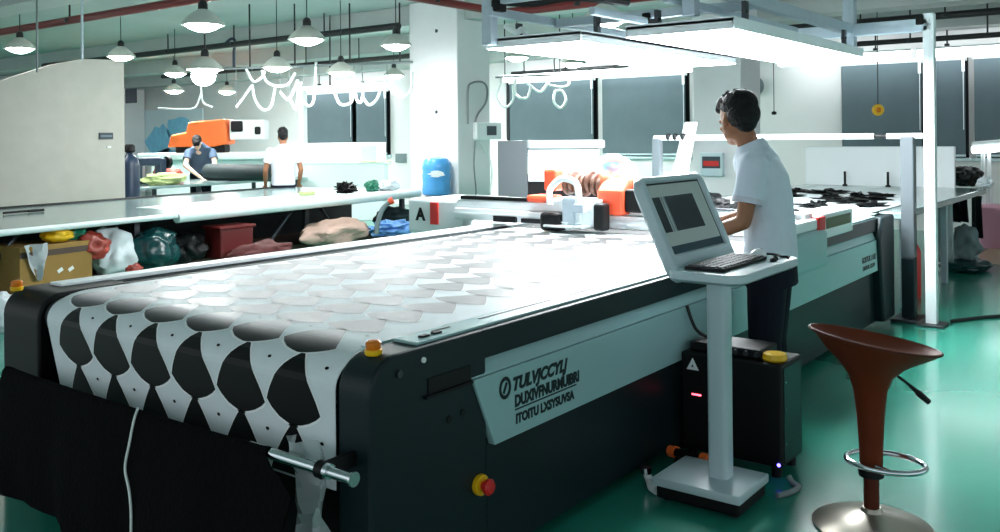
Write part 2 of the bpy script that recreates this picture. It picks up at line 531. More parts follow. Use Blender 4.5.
lamps = [
    (203, 25.5, 8.5, 'bell pendant lamp at the top left, largest and highest one left of the white pillar', 1.0),
    (20, 49, 12.1, 'bell pendant lamp at the far left edge above the partition', 1.0),
    (121, 57, 13.0, 'pendant lamp just above the right end of the partition', 1.0),
    (175, 74, 15.5, 'small bell pendant lamp left of the bright double lamp', 1.0),
    (205, 70, 11.2, 'very bright pendant lamp with a large glowing globe', 1.1),
    (174, 91, 18.5, 'tiny far pendant lamp over the blue map', 1.0),
    (227, 92, 20, 'tiny far round lamp above the orange machine', 1.0),
    (307, 40, 9.6, 'bell pendant lamp over the standing worker, left of the pillar', 1.0),
    (277, 68, 12.2, 'pendant lamp among the white cable loops', 1.0),
    (341, 73, 12.5, 'pendant lamp just above the strip light left of the pillar', 1.0),
    (396, 46, 11.4, 'bell pendant lamp right beside the white pillar', 1.0),
    (394, 76, 17, 'tiny far lamp under the lamp beside the white pillar', 1.0),
    (604, 22, 7.6, 'pendant lamp seen above the left light box', 1.0),
    (517, 58, 14.5, 'small lamp under the left light box near the pillar', 1.0),
    (573, 64, 14.0, 'small lamp under the middle of the left light box', 1.0),
]
L0 = None
for px, py, d, lab, sc in lamps:
    p = at_d(px, py, d)
    if L0 is None:
        L0 = r_lamp = pendant_proto(lab, p)
        far_bulb = [c for c in L0.children if c.name.startswith('bulb')][0].data.copy()
        far_bulb.materials.clear(); far_bulb.materials.append(K['far_bulb'])
    else:
        r_lamp = dup(L0, p, lab, scale=sc)
    if px == 205:
        bm = BM(); ball(bm, (-0.02, 0, -0.07), (0.13, 0.13, 0.11), sub=3); obj('globe', bm, K['bulb'], r_lamp, True, world=False)
    for ch in r_lamp.children:
        if ch.name.startswith('bulb') and d > 14:
            ch.data = far_bulb

# ================================================================== WHITE CABLE LOOPS
def loop(name, pts, d, r, mk, label, group='white cable loops', n=6):
    P = [at_d(x, y, d) for x, y in pts]
    bm = BM(); tube(bm, spline(P, n), r, 8)
    o = obj(name, bm, K[mk], None, True)
    pivot(o, P[0])
    return tag(o, label, 'cable', group)
CL = [
    ([(246, 69), (253, 81), (261, 78), (265, 71)], 'small white cable loop left of the cable cluster'),
    ([(262, 70), (266, 81), (276, 86), (288, 84), (295, 73)], 'thick white cable loop hanging below the bright lamp'),
    ([(252, 85), (255, 100), (263, 110), (271, 106), (275, 88)], 'long white cable loop hanging lowest left of the standing worker'),
    ([(236, 107), (243, 98), (252, 85)], 'short white cable end slanting left of the loops'),
    ([(280, 92), (288, 100), (294, 90), (298, 80)], 'white cable loop against the left end of the strip light'),
    ([(289, 97), (296, 110), (298, 94), (301, 82)], 'narrow white cable loop at the end of the track'),
    ([(303, 101), (309, 106), (314, 98), (316, 62)], 'white cable rising beside the strip light'),
    ([(334, 91), (339, 103), (346, 105), (352, 101), (354, 88)], 'left white cable loop under the strip light'),
    ([(362, 96), (369, 105), (377, 99), (381, 86)], 'right white cable loop under the strip light'),
    ([(387, 82), (393, 93), (402, 97), (411, 90), (412, 72)], 'white cable loop hanging against the white pillar'),
    ([(354, 84), (357, 100), (361, 102), (363, 92), (358, 83), (353, 90)], 'tangled white cable ring in the middle of the strip light'),
    ([(501, 83), (497, 96), (505, 107), (513, 100), (513, 85)], 'white cable ring hanging right of the white pillar'),
    ([(515, 78), (516, 95), (527, 98), (531, 86)], 'white cable loop under the left light box'),
    ([(527, 83), (540, 92), (549, 82)], 'shallow white cable loop under the left light box'),
    ([(549, 85), (562, 87), (569, 84), (568, 73)], 'white cable bent upward under the left light box'),
    ([(555, 91), (554, 102), (561, 108), (566, 100), (562, 91), (555, 91)], 'closed white cable ring hanging over the blind'),
    ([(158, 108), (180, 109), (195, 107), (201.5, 92)], 'thin white cable sagging above the blue map'),
    ([(200, 70), (201, 88), (203, 102), (212, 107)], 'thin white cable hanging left of the far round lamp'),
]
def track_y(x, right):
    return 77 - 0.04 * (x - 500) if right else 70 - 0.0364 * (x - 190)
for i, (pts, lab) in enumerate(CL):
    right = 11 <= i < 16
    hook = (pts[0][0], track_y(pts[0][0], right))
    d_ = 14.0 if right else 12.75
    o = loop('cable_loop', pts, d_, (0.02 if i < 16 else 0.014), 'cable_white', lab)
    if pts[0][1] > hook[1] + 3 and i < 16:
        bm = BM(); tube(bm, [at_d(pts[0][0], pts[0][1], d_), at_d(hook[0], hook[1], d_)], 0.005, 6)
        obj('hanger_wire', bm, K['cable_grey'], o)
# cable track carrying them
t = thing('cable_track', 'pale overhead track carrying the white cable loops', 'track', at_d(250, 70, 12.6))
bm = BM(); a, b = at_d(185, 70.2, 12.75), at_d(413, 61.9, 12.75); tube(bm, [a, b], 0.018, 8); obj('rail', bm, K['cable_grey'], t)
for px in (205, 250, 295, 350, 400):
    p = at_d(px, 70 - 0.0364 * (px - 190), 12.75); bm = BM(); cyl(bm, p, (p.x, p.y, 3.4), 0.012, seg=6); obj('hanger', bm, K['blackpipe'], t)
t = thing('cable_track', 'thin pale track carrying the cables right of the white pillar', 'track', at_d(530, 77, 14.0))
bm = BM(); a, b = at_d(495, 77.2, 14.0), at_d(575, 74, 14.0); tube(bm, [a, b], 0.016, 8); obj('rail', bm, K['cable_grey'], t)
for px in (505, 560):
    p = at_d(px, 77 - 0.04 * (px - 500), 14.0); bm = BM(); cyl(bm, p, (p.x, p.y, 3.4), 0.01, seg=6); obj('hanger', bm, K['blackpipe'], t)
t = thing('track_post', 'thin white upright holding the left end of the strip light', 'post', at_d(303, 150, 19.5))
bm = BM(); a = at_d(303, 90, 19.5); box(bm, (a.x - 0.06, a.y - 0.06, 0), (a.x + 0.06, a.y + 0.06, a.z)); obj('upright', bm, K['white'], t)
bm = BM(); box(bm, (a.x - 0.14, a.y - 0.14, 0), (a.x + 0.14, a.y + 0.14, 0.03)); obj('base_plate', bm, K['white'], t)
pts = [at_x(x, y, 9.41) for x, y in ((226, 43), (231, 39), (235, 41), (234, 52), (234, 68))]
bm = BM(); tube(bm, spline(pts, 6), 0.025, 8); o = obj('strap', bm, K['tank'], None, True); pivot(o, pts[0]); tag(o, 'blue strap hanging from the black pipe', 'strap')

# ================================================================== THE CUTTING MACHINE
X0, R0C, ZT = 1.87, 0.11, 0.853
mc = thing('laser_cutting_machine', 'long dark and pale teal flatbed cutting machine covered by the white patterned sheet', 'machine', (X0, 3.0, 0))

def side_poly(y, x1, zb=0.05, zt=ZT - 0.003):
    pts = [(X0, y, zb), (X0, y, zt - R0C)]
    for k in range(1, 9):
        t = k / 8 * PI / 2
        pts.append((X0 + R0C * (1 - math.cos(t)), y, zt - R0C + R0C * math.sin(t)))
    pts += [(x1, y, zt), (x1, y, zb)]
    return pts
# right side plate: an upper overhanging band, the lower wall and the front end
bm = BM()
prism(bm, side_poly(1.9, 2.42), (0, 0.14, 0), bev=0.012)
obj('front_end_plate', bm, K['dark'], mc)
bm = BM(); prism(bm, [(2.4, 1.9, 0.75), (2.4, 1.9, 0.85), (7.62, 1.9, 0.85), (7.62, 1.9, 0.75)], (0, 0.14, 0), bev=0.008); obj('side_rail', bm, K['dark'], mc)
bm = BM(); box(bm, (2.4, 1.93, 0.05), (7.6, 2.0, 0.76)); obj('side_wall', bm, K['dark'], mc)
bm = BM(); prism(bm, side_poly(3.87, 2.3), (0, 0.32, 0), bev=0.012); obj('front_end_plate', bm, K['black'], mc)
bm = BM(); box(bm, (2.28, 4.0, 0.05), (7.6, 4.1, 0.84)); obj('side_wall', bm, K['dark'], mc)
bm = BM(); box(bm, (2.0, 2.04, 0.06), (7.6, 3.98, 0.84)); obj('bed_body', bm, K['black'], mc)
bm = BM(); cyl(bm, (X0 + 0.1, 2.045, ZT - 0.1), (X0 + 0.1, 3.865, ZT - 0.1), 0.075, seg=32); obj('front_roller', bm, K['darksteel'], mc, True)
# top rails
bm = BM(); box(bm, (2.1, 1.925, 0.85), (7.6, 2.03, 0.86), 0.003); box(bm, (2.0, 2.045, 0.842), (7.6, 2.07, 0.852)); obj('top_rail', bm, K['panel'], mc)
for a, b in ((2.25, 2.34), (2.5, 2.95), (3.05, 3.35), (3.5, 3.8)):
    bm = BM(); box(bm, (a, 1.99, 0.86), (b, 2.0, 0.8615)); obj('rail_slot', bm, K['black'], mc)
for a in (2.16, 2.22):
    bm = BM(); box(bm, (a, 1.955, 0.86), (a + 0.035, 1.975, 0.866)); obj('rail_latch', bm, K['black'], mc)
bm = BM(); box(bm, (2.05, 4.03, 0.842), (7.6, 4.13, 0.862), 0.004); obj('top_rail', bm, K['white'], mc)
# pale panels on the right side
py = 1.89
bm = BM(); prism(bm, [(2.335, py, 0.695), (2.45, py, 0.45), (7.33, py, 0.455), (7.28, py, 0.69)], (0, 0.03, 0), bev=0.003); pan = obj('name_panel', bm, K['panel'], mc)
bm = BM(); prism(bm, [(2.3, 1.925, 0.748), (2.34, 1.897, 0.697), (7.3, 1.897, 0.695), (7.3, 1.925, 0.748)], (0, 0.03, 0)); obj('panel_ledge', bm, K['panel'], mc)
bm = BM(); box(bm, (2.1, 1.885, 0.688), (2.33, 1.9, 0.697)); box(bm, (2.12, 1.896, 0.697), (2.33, 1.903, 0.747)); obj('side_slot', bm, K['black'], mc)
def panel_text(s, x, z, size, length, shear=0.0):
    b = text_bm(s, size, shear)
    xs = [v.co.x for v in b.verts]; w = max(xs) - min(xs); x_min = min(xs)
    for v in b.verts:
        v.co = Vector((x + (v.co.x - x_min) * length / w, py - 0.001 - v.co.z, z + v.co.y))
    return b
bm = BM()
merge(bm, panel_text('TULVJCCYLJ', 2.555, 0.612, 0.062, 0.35, 0.25))
merge(bm, panel_text('DUXIVFNURMUIBRI', 2.565, 0.553, 0.056, 0.42))
box(bm, (2.565, py - 0.002, 0.54), (2.965, py, 0.545))
merge(bm, panel_text('ITOITU LXSYSUVSA', 2.57, 0.493, 0.046, 0.38))
obj('panel_lettering', bm, K['dark'], pan)
bm = BM()
o_c = Vector((2.508, py - 0.001, 0.632))
rr = []
for rad, yy in ((0.034, 0.0), (0.034, -0.001), (0.022, -0.001), (0.022, 0.0)):
    rr.append([o_c + Vector((rad * math.cos(2 * PI * k / 28), yy, rad * 1.15 * math.sin(2 * PI * k / 28))) for k in range(28)])
rings(bm, rr, True, False)
box(bm, o_c + Vector((-0.006, -0.001, -0.02)), o_c + Vector((0.006, 0, 0.02)), rot=Matrix.Rotation(0.5, 3, 'Y'))
obj('panel_logo', bm, K['dark'], pan)
for args in (('GOITUR LASE', 6.82, 0.555, 0.055, 0.36), ('DIXIUR CLUV', 6.84, 0.5, 0.04, 0.32)):
    obj('panel_lettering', panel_text(*args), K['dark'], pan)
# bolts and holes on the dark front end
for x, z in ((2.22, 0.595), (2.29, 0.6)):
    bm = BM(); cyl(bm, (x, 1.9, z), (x, 1.897, z), 0.012, seg=12); obj('side_hole', bm, K['black'], mc)
bm = BM(); cyl(bm, (2.1, 1.9, 0.81), (2.1, 1.894, 0.81), 0.009, seg=12); obj('side_bolt', bm, K['white'], mc)
bm = BM(); cyl(bm, (1.99, 1.9, 0.79), (1.99, 1.892, 0.79), 0.012, seg=12); obj('side_bolt', bm, K['darksteel'], mc)
# emergency stop
p = at_y(478, 484, 1.9)
bm = BM(); lathe(bm, [(0.032, 0), (0.036, 0.008), (0.034, 0.02), (0.0, 0.022)], 20); es = None
bmesh.ops.rotate(bm, cent=(0, 0, 0), matrix=Matrix.Rotation(PI / 2, 3, 'X'), verts=bm.verts); bmesh.ops.translate(bm, vec=p, verts=bm.verts)
es = obj('emergency_stop', bm, K['yellow'], mc, True)
bm = BM(); lathe(bm, [(0.014, 0.02), (0.014, 0.035), (0.025, 0.038), (0.027, 0.05), (0.02, 0.058), (0.0, 0.06)], 20)
bmesh.ops.rotate(bm, cent=(0, 0, 0), matrix=Matrix.Rotation(PI / 2, 3, 'X'), verts=bm.verts); bmesh.ops.translate(bm, vec=p, verts=bm.verts)
obj('stop_button', bm, K['red'], es, True)
# amber warning knobs at the front corners
for y, x in ((1.97, 1.955), (4.12, 1.9)):
    p = Vector((x, y, 0.845))
    bm = BM(); lathe(bm, [(0.024, 0.0), (0.027, 0.005), (0.027, 0.017), (0.0, 0.018)], 18, p); kb = obj('warning_knob', bm, K['yellow'], mc, True)
    bm = BM(); lathe(bm, [(0.02, 0.016), (0.024, 0.022), (0.024, 0.038), (0.016, 0.045), (0, 0.046)], 18, p); obj('knob_cap', bm, K['amber'], kb, True)
# take-up rod in front
rx, rz_ = 1.75, 0.558
bm = BM(); cyl(bm, (rx, 1.98, rz_), (rx, 2.3, rz_), 0.017, seg=18); cyl(bm, (rx, 2.29, rz_ - 0.002), (rx, 3.86, rz_ - 0.012), 0.008, seg=10); rod = obj('take_up_rod', bm, K['steel'], mc, True)
bm = BM(); cyl(bm, (rx, 1.985, rz_), (rx, 1.955, rz_), 0.026, 0.022, 18); obj('rod_collar', bm, K['black'], rod, True)
bm = BM(); cyl(bm, (rx, 1.955, rz_), (rx, 1.94, rz_), 0.022, seg=18); cyl(bm, (rx, 1.94, rz_), (rx, 1.85, rz_), 0.016, seg=18); cyl(bm, (rx, 1.85, rz_), (rx, 1.842, rz_), 0.021, seg=18); obj('rod_end', bm, K['steel'], rod, True)
bm = BM(); box(bm, (rx - 0.015, 1.96, rz_ - 0.025), (X0 + 0.01, 1.98, rz_ + 0.022), 0.006); obj('rod_bracket', bm, K['black'], rod)
# rear corner post and feet
bm = BM()
prism(bm, [(7.3, 1.86, 0.86), (7.2, 1.86, 0.7), (7.3, 1.86, 0.05), (7.62, 1.86, 0.05), (7.62, 1.86, 0.86)], (0, 0.14, 0), bev=0.02)
obj('rear_corner_cover', bm, K['dark'], mc)
for x in (2.3, 4.2, 6.0, 7.45):
    for y in (2.15, 3.85):
        bm = BM(); lathe(bm, [(0.05, 0.0), (0.05, 0.015), (0.02, 0.03), (0.02, 0.07), (0, 0.07)], 14, (x, y, 0)); obj('foot', bm, K['darksteel'], mc, True)
# ---- gantry
GX = 5.3
bm = BM()
box(bm, (GX - 0.05, 1.78, 0.885), (GX + 0.12, 4.42, 0.97), 0.006)
box(bm, (GX - 0.02, 1.78, 0.97), (GX + 0.12, 4.42, 1.035), 0.01)
box(bm, (GX - 0.06, 1.78, 0.925), (GX - 0.04, 4.42, 0.94))
gan = obj('gantry_beam', bm, K['white'], mc)
bm = BM(); box(bm, (GX - 0.025, 3.7, 1.036), (GX + 0.05, 4.38, 1.062), 0.004); obj('linear_rail', bm, K['black'], gan)
bm = BM(); box(bm, (GX - 0.03, 1.9, 1.036), (GX + 0.02, 3.0, 1.044), 0.002); obj('linear_rail', bm, K['darksteel'], gan)
bm = BM(); box(bm, (GX - 0.075, 3.83, 0.885), (GX - 0.05, 4.03, 0.93)); box(bm, (GX - 0.075, 3.55, 0.89), (GX - 0.05, 3.78, 0.92)); obj('sensor_box', bm, K['black'], gan)
# right end cover: rounded lower apron plus upper box with display
bm = BM()
box(bm, (4.9, 1.715, 0.71), (5.5, 1.885, 0.935), 0.03, seg=4)
rc = obj('end_cover', bm, K['panel'], mc, True)
bm = BM(); box(bm, (4.9, 1.74, 0.937), (5.38, 1.95, 1.0), 0.01); box(bm, (5.52, 1.76, 0.86), (6.16, 1.95, 1.015), 0.012); obj('cover_box', bm, K['white'], rc)
bm = BM(); box(bm, (5.385, 1.73, 0.855), (5.505, 1.8, 1.01), 0.01); obj('red_marker', bm, K['red'], rc)
bm = BM(); box(bm, (5.6, 1.757, 0.92), (6.1, 1.762, 0.985)); obj('display_strip', bm, K['green_lcd'], rc)
bm = BM(); box(bm, (4.9, 1.80, 0.999), (5.37, 1.95, 1.006)); obj('dark_lid', bm, K['black'], rc)
# left end cover with red marker and a letter
bm = BM(); box(bm, (5.28, 4.36, 0.755), (5.9, 4.92, 1.02), 0.02); lc = obj('end_cover', bm, K['white'], mc)
bm = BM(); box(bm, (5.268, 4.6, 0.83), (5.282, 4.68, 1.0), 0.003); obj('red_marker', bm, K['red'], lc)
b = text_bm('A', 0.13)
for v in b.verts:
    v.co = Vector((5.277 - v.co.z, 4.83 - v.co.x, 0.86 + v.co.y))
bm = BM(); merge(bm, b); obj('cover_letter', bm, K['black'], lc)
# ---- laser head carriage on the gantry
hy = 3.3
bm = BM(); box(bm, (GX - 0.16, 3.08, 0.9), (GX - 0.06, 3.4, 1.08), 0.01); box(bm, (GX - 0.1, 3.05, 1.04), (GX + 0.14, 3.55, 1.07), 0.01)
hd = obj('cutting_head', bm, K['white'], mc)
bm = BM(); box(bm, (GX - 0.26, 3.34, 0.865), (GX - 0.1, 3.5, 0.99), 0.03, seg=3); obj('head_motor', bm, K['black'], hd)
bm = BM(); box(bm, (GX - 0.24, 3.22, 0.9), (GX - 0.14, 3.33, 1.1), 0.02); box(bm, (GX - 0.3, 3.12, 1.0), (GX - 0.2, 3.2, 1.06), 0.01); obj('head_bracket', bm, K['alu'], hd)
bm = BM(); box(bm, (GX - 0.22, 3.02, 0.88), (GX - 0.12, 3.1, 1.06), 0.02); obj('head_motor', bm, K['black'], hd)
bm = BM(); cyl(bm, (GX - 0.2, 3.3, 0.93), (GX - 0.2, 3.3, 0.87), 0.05, 0.015, 16); box(bm, (GX - 0.28, 3.15, 0.895), (GX - 0.12, 3.45, 0.91), 0.004); obj('nozzle', bm, K['white'], hd, True)
bm = BM(); tube(bm, spline([(GX - 0.24, 3.42, 1.04), (GX - 0.22, 3.43, 1.14), (GX - 0.2, 3.35, 1.215), (GX - 0.2, 3.24, 1.19), (GX - 0.24, 3.19, 1.1), (GX - 0.24, 3.18, 0.93)], 8), 0.022, 10); obj('air_hose', bm, K['cable_white'], hd, True)
bm = BM()
for k in range(7):
    yy = 3.42 - 0.045 * k
    lathe(bm, [(0.055, -0.02), (0.075, -0.012), (0.075, 0.012), (0.055, 0.02)], 16)
    vs = list(bm.verts)[-64:]
    bmesh.ops.rotate(bm, cent=(0, 0, 0), matrix=Matrix.Rotation(PI / 2, 3, 'X'), verts=vs)
    bmesh.ops.translate(bm, vec=(GX + 0.0, yy, 1.17 + 0.015 * math.sin(k * 1.9)), verts=vs)
cyl(bm, (GX, 3.45, 1.17), (GX, 3.1, 1.17), 0.05)
obj('motor_winding', bm, K['brown'], hd, True)
bm = BM(); ball(bm, (GX + 0.02, 3.13, 1.18), (0.075, 0.06, 0.085), sub=3); obj('motor_dome', bm, K['redorange'], hd, True)
bm = BM(); box(bm, (GX - 0.05, 3.5, 1.12), (GX + 0.06, 3.6, 1.27), 0.015); box(bm, (GX - 0.1, 3.52, 1.04), (GX + 0.08, 3.72, 1.09), 0.02); obj('side_bracket', bm, K['redorange'], hd)
bm = BM()
prism(bm, [(GX - 0.12, 2.93, 0.98), (GX - 0.12, 2.93, 1.14), (GX - 0.02, 2.93, 1.22), (GX + 0.14, 2.93, 1.23), (GX + 0.14, 2.93, 0.98)], (0, 0.2, 0), bev=0.02)
obj('head_cover', bm, K['redorange'], hd)
bm = BM(); box(bm, (GX - 0.1, 2.78, 1.0), (GX + 0.05, 2.93, 1.15), 0.015); box(bm, (GX - 0.1, 2.55, 1.06), (GX - 0.05, 2.8, 1.12), 0.01); obj('side_block', bm, K['black'], hd)
bm = BM(); tube(bm, spline([(GX + 0.05, 3.26, 1.27), (GX + 0.06, 3.2, 1.33), (GX + 0.1, 3.1, 1.35), (GX + 0.1, 2.98, 1.28), (GX + 0.02, 2.9, 1.15)], 8), 0.026, 10); obj('air_hose', bm, K['cable_white'], hd, True)
bm = BM(); ball(bm, (GX + 0.15, 3.15, 1.30), (0.08, 0.08, 0.06), sub=3); obj('blue_cap', bm, K['bluemid'], hd, True)

# ================================================================== PATTERNED SHEET OVER THE BED
EA, EB, NA = 0.2, 0.11, 60
ARC = [(0.0, 0.0)]
for k in range(1, NA + 1):
    t = k / NA * PI / 2; tm = (k - 0.5) / NA * PI / 2
    ARC.append((ARC[-1][0] + PI / 2 / NA * math.hypot(EA * math.sin(tm), EB * math.cos(tm)), t))
LARC = ARC[-1][0]
def sheet_pt(y, s, off=0.0):
    zc = ZT - EB
    if s < 0.08:
        y = y - 0.24 * (y - 2.06) * (0.08 - s)
    if s < 0:
        return Vector((X0 - off, y, zc + s))
    if s < LARC:
        for (s0, t0), (s1, t1) in zip(ARC, ARC[1:]):
            if s <= s1:
                t = t0 + (t1 - t0) * (s - s0) / (s1 - s0)
                break
        nx, nz = -math.cos(t) / EA, math.sin(t) / EB
        l = math.hypot(nx, nz)
        return Vector((X0 + EA * (1 - math.cos(t)) + off * nx / l, y, zc + EB * math.sin(t) + off * nz / l))
    return Vector((X0 + EA + (s - LARC), y, ZT + off))
YA, YB = 2.045, 3.82
s_list = [-0.3 + 0.05 * k for k in range(6)] + [LARC * k / 16 for k in range(17)] + [0.3 + 0.12 * k for k in range(30)]
s_list = [s for s in s_list if s <= 3.43]
bm = BM()
NY = 16
rows = []
for off in (0.0, 0.002):
    rows.append([[bm.verts.new(sheet_pt(YA + (YB - YA) * j / NY, s, off)) for j in range(NY + 1)] for s in s_list])
for g in rows:
    for a, b in zip(g, g[1:]):
        for j in range(NY):
            bm.faces.new((a[j], a[j + 1], b[j + 1], b[j])).material_index = 0
RIGHT = [(1.0, 0.03), (0.8, 0.165), (0.55, 0.31), (0.38, 0.405), (0.21, 0.482), (0.14, 0.40), (0.07, 0.27), (0.025, 0.14), (0.0, 0.02)]
LEFT = [(1.0, -0.04), (0.85, -0.165), (0.63, -0.315), (0.42, -0.432), (0.28, -0.482), (0.18, -0.40), (0.08, -0.27), (0.03, -0.14), (0.0, -0.02)]
def interp(tab, t):
    for (t0, v0), (t1, v1) in zip(tab, tab[1:]):
        if t1 <= t <= t0:
            return v1 + (v0 - v1) * (t - t1) / (t0 - t1)
    return 0
TL = [0, 0.012, 0.027, 0.05, 0.075, 0.11, 0.145, 0.18, 0.21, 0.245, 0.28, 0.33, 0.38, 0.46, 0.55, 0.63, 0.72, 0.8, 0.9, 1.0]
def fan(yc, sb, length, pitch, grow, off, mi, clip=None):
    g = []
    for t in ([t for t in TL if sb + length * t > -0.3]):
        a0, a1 = interp(LEFT, t), interp(RIGHT, t)
        # +a points to the right of the photo, which is -Y
        s = sb + length * t + (grow * (-1 if t < 0.2 else (1 if t > 0.95 else 0)))
        y0, y1 = yc - a0 * pitch + grow, yc - a1 * pitch - grow
        if clip:
            y0 = min(y0, clip)
        g.append([bm.verts.new(sheet_pt(y0 + (y1 - y0) * k / 3, s, off)) for k in range(4)])
    for a, b in zip(g, g[1:]):
        for k in range(3):
            bm.faces.new((a[k], a[k + 1], b[k + 1], b[k])).material_index = mi
PW = 0.274
srow = [(-0.37, 0.235), (-0.138, 0.232)] + [(0.094 + 0.195 * k, 0.21) for k in range(16)]
for r, (sb, ln) in enumerate(srow):
    for i in range(6):
        yc = 2.245 + PW * i + (0.03 if r > 1 else 0) + 0.004 * max(0, r - 2)
        fan(yc, sb, ln, PW, 0.006, 0.0026, 2)
        fan(yc, sb, ln, PW, 0.0, 0.0032, 1)
        if r < 3 and i < 6:
            q = sheet_pt(yc - 0.5 * PW, sb + ln * 0.85, 0.003)
            q2 = sheet_pt(yc - 0.5 * PW, sb + ln * 0.85 + 0.004, 0.003)
            dn = (q2 - q).normalized()
            yv = Vector((0, 1, 0))
            vs = [bm.verts.new(q + yv * 0.009 * math.cos(2 * PI * k / 8) + dn * 0.006 * math.sin(2 * PI * k / 8)) for k in range(8)]
            bm.faces.new(vs).material_index = 1
sh = obj('patterned_sheet', bm, [K['white_cloth'], K['fan'], K['edge']])
me = sh.data
pivot(sh, (X0, 3.0, ZT))
tag(sh, 'white sheet with rows of black fan shapes draped over the front of the machine bed', 'fabric sheet')

# rear sheet with crumpled black cut-outs lying on it
bm = BM()
prism(bm, [(5.62, 2.05, ZT + 0.001), (9.0, 2.05, ZT + 0.001), (11.3, 2.6, ZT + 0.001), (11.3, 3.85, ZT + 0.001), (5.62, 3.75, ZT + 0.001)], (0, 0, 0.006))
o = obj('cutout_sheet', bm, K['white_cloth'])
pivot(o, (7.4, 2.9, ZT)); tag(o, 'plain white sheet lying behind the operator under the black cut-outs', 'fabric sheet')
random.seed(5)
for k in range(32):
    x = random.uniform(5.95, 10.0); y = random.uniform(2.2 + max(0, (x - 9) * 0.2), 3.6)
    if k < 2: x, y = 5.9 + k * 0.4, 2.9
    bm = BM()
    sx, sy = random.uniform(0.09, 0.17), random.uniform(0.05, 0.1)
    ball(bm, (x, y, ZT + 0.007 + 0.012), (sx, sy, 0.024), rot=Matrix.Rotation(random.uniform(0, 3), 3, 'Z'), sub=3, amp=1.5, freq=4.5, seed=k + 3, flat=-0.011)
    o = obj('cutout_piece', bm, K['black'], None, True); pivot(o, (x, y, ZT + 0.007))
    tag(o, 'crumpled black cut-out piece lying on the white sheet behind the operator', 'cutout', 'black cut-outs on the white sheet')
# crumpled black scraps on the bed beside the operator's elbow
for i, (px, py_, r) in enumerate(((707, 197, 0.11), (716, 203, 0.08))):
    p = at_z(px, py_ + 6, ZT + 0.006)
    bm = BM(); ball(bm, p + Vector((0, 0, 0.03)), (r, r * 1.2, 0.07), sub=3, amp=0.7, freq=5, seed=i + 2, flat=-0.03)
    o = obj('fabric_scrap', bm, K['black'], None, True); pivot(o, p)
    tag(o, ['larger crumpled black scrap between the screen and the operator', 'smaller crumpled black scrap in front of the operator, nearer his arm'][i], 'scrap')

# black cloth slung under the front
bm = BM()
cols = []
for j in range(25):
    u = j / 24
    col_ = []
    for k in range(20):
        v = k / 19
        yr = 2.2 - 0.17 * min(1, max(0, (v - 0.13) / 0.12))
        y = yr + (3.88 - yr) * u
        a = 0.02 * math.sin(u * 19) * v + 0.012 * math.sin(u * 43 + v * 3) * v
        if v < 0.12:
            t = v / 0.12 * PI / 2
            a_ = -0.9 + 2.47 * v / 0.12; x = rx - 0.021 * math.sin(a_); z = rz_ + 0.021 * math.cos(a_)
        else:
            w = (v - 0.12) / 0.88
            x = rx - 0.021 - 0.12 * math.sin(w * PI * 0.62) * (1.15 - 0.6 * u) + a
            z = rz_ - (0.47 - 0.05 * u) * w
        col_.append(Vector((x, y - 0.03 * v * (u > 0.9), z - 0.012 * math.sin(u * PI) ** 0.5)))
    cols.append(col_)
for off in (0.0, 0.003):
    vr = [[bm.verts.new(p + Vector((-off, 0, off * 0.5))) for p in c] for c in cols]
    for a, b in zip(vr, vr[1:]):
        for k in range(19):
            bm.faces.new((a[k], a[k + 1], b[k + 1], b[k]))
o = obj('catch_cloth', bm, K['cloth_black'], None, True, angle=2.0); pivot(o, (rx, 3.0, 0.1))
tag(o, 'black cloth sling hanging from the rod across the machine front', 'cloth')
# white cord over the cloth
pts = [at_x(x, y, X) for x, y, X in ((138, 408, 1.735), (134, 420, 1.708), (129, 445, 1.68), (125, 468, 1.655), (129, 490, 1.64), (131, 512, 1.63), (131, 540, 1.62))]
bm = BM(); tube(bm, spline(pts, 5), 0.0045, 8); o = obj('cord', bm, K['cable_white'], None, True); pivot(o, pts[0])
tag(o, 'thin white cord hanging down over the black cloth', 'cord')
# crumpled clear film beside the cloth
bm = BM()
cols = []
for j in range(12):
    u = j / 11
    col_ = []
    for k in range(14):
        v = k / 13
        y = 2.19 - 0.14 * u - 0.13 * v + 0.02 * math.sin(v * 9 + u * 3)
        x = 1.8 + 0.03 * math.sin(u * 9 + v * 7) - 0.03 * v
        z = 0.6 - 0.42 * v
        q = noise.noise(Vector((u * 4, v * 6, 1.0))) * 0.04
        col_.append(Vector((x + q, y + q * 0.6, z)))
    cols.append(col_)
vr = [[bm.verts.new(p) for p in c] for c in cols]
for a, b in zip(vr, vr[1:]):
    for k in range(13):
        bm.faces.new((a[k], a[k + 1], b[k + 1], b[k]))
o = obj('plastic_film', bm, K['film'], None, True, angle=0.4); pivot(o, (1.8, 2.0, 0.6))
tag(o, 'crumpled clear plastic film hanging beside the chrome rod', 'film')

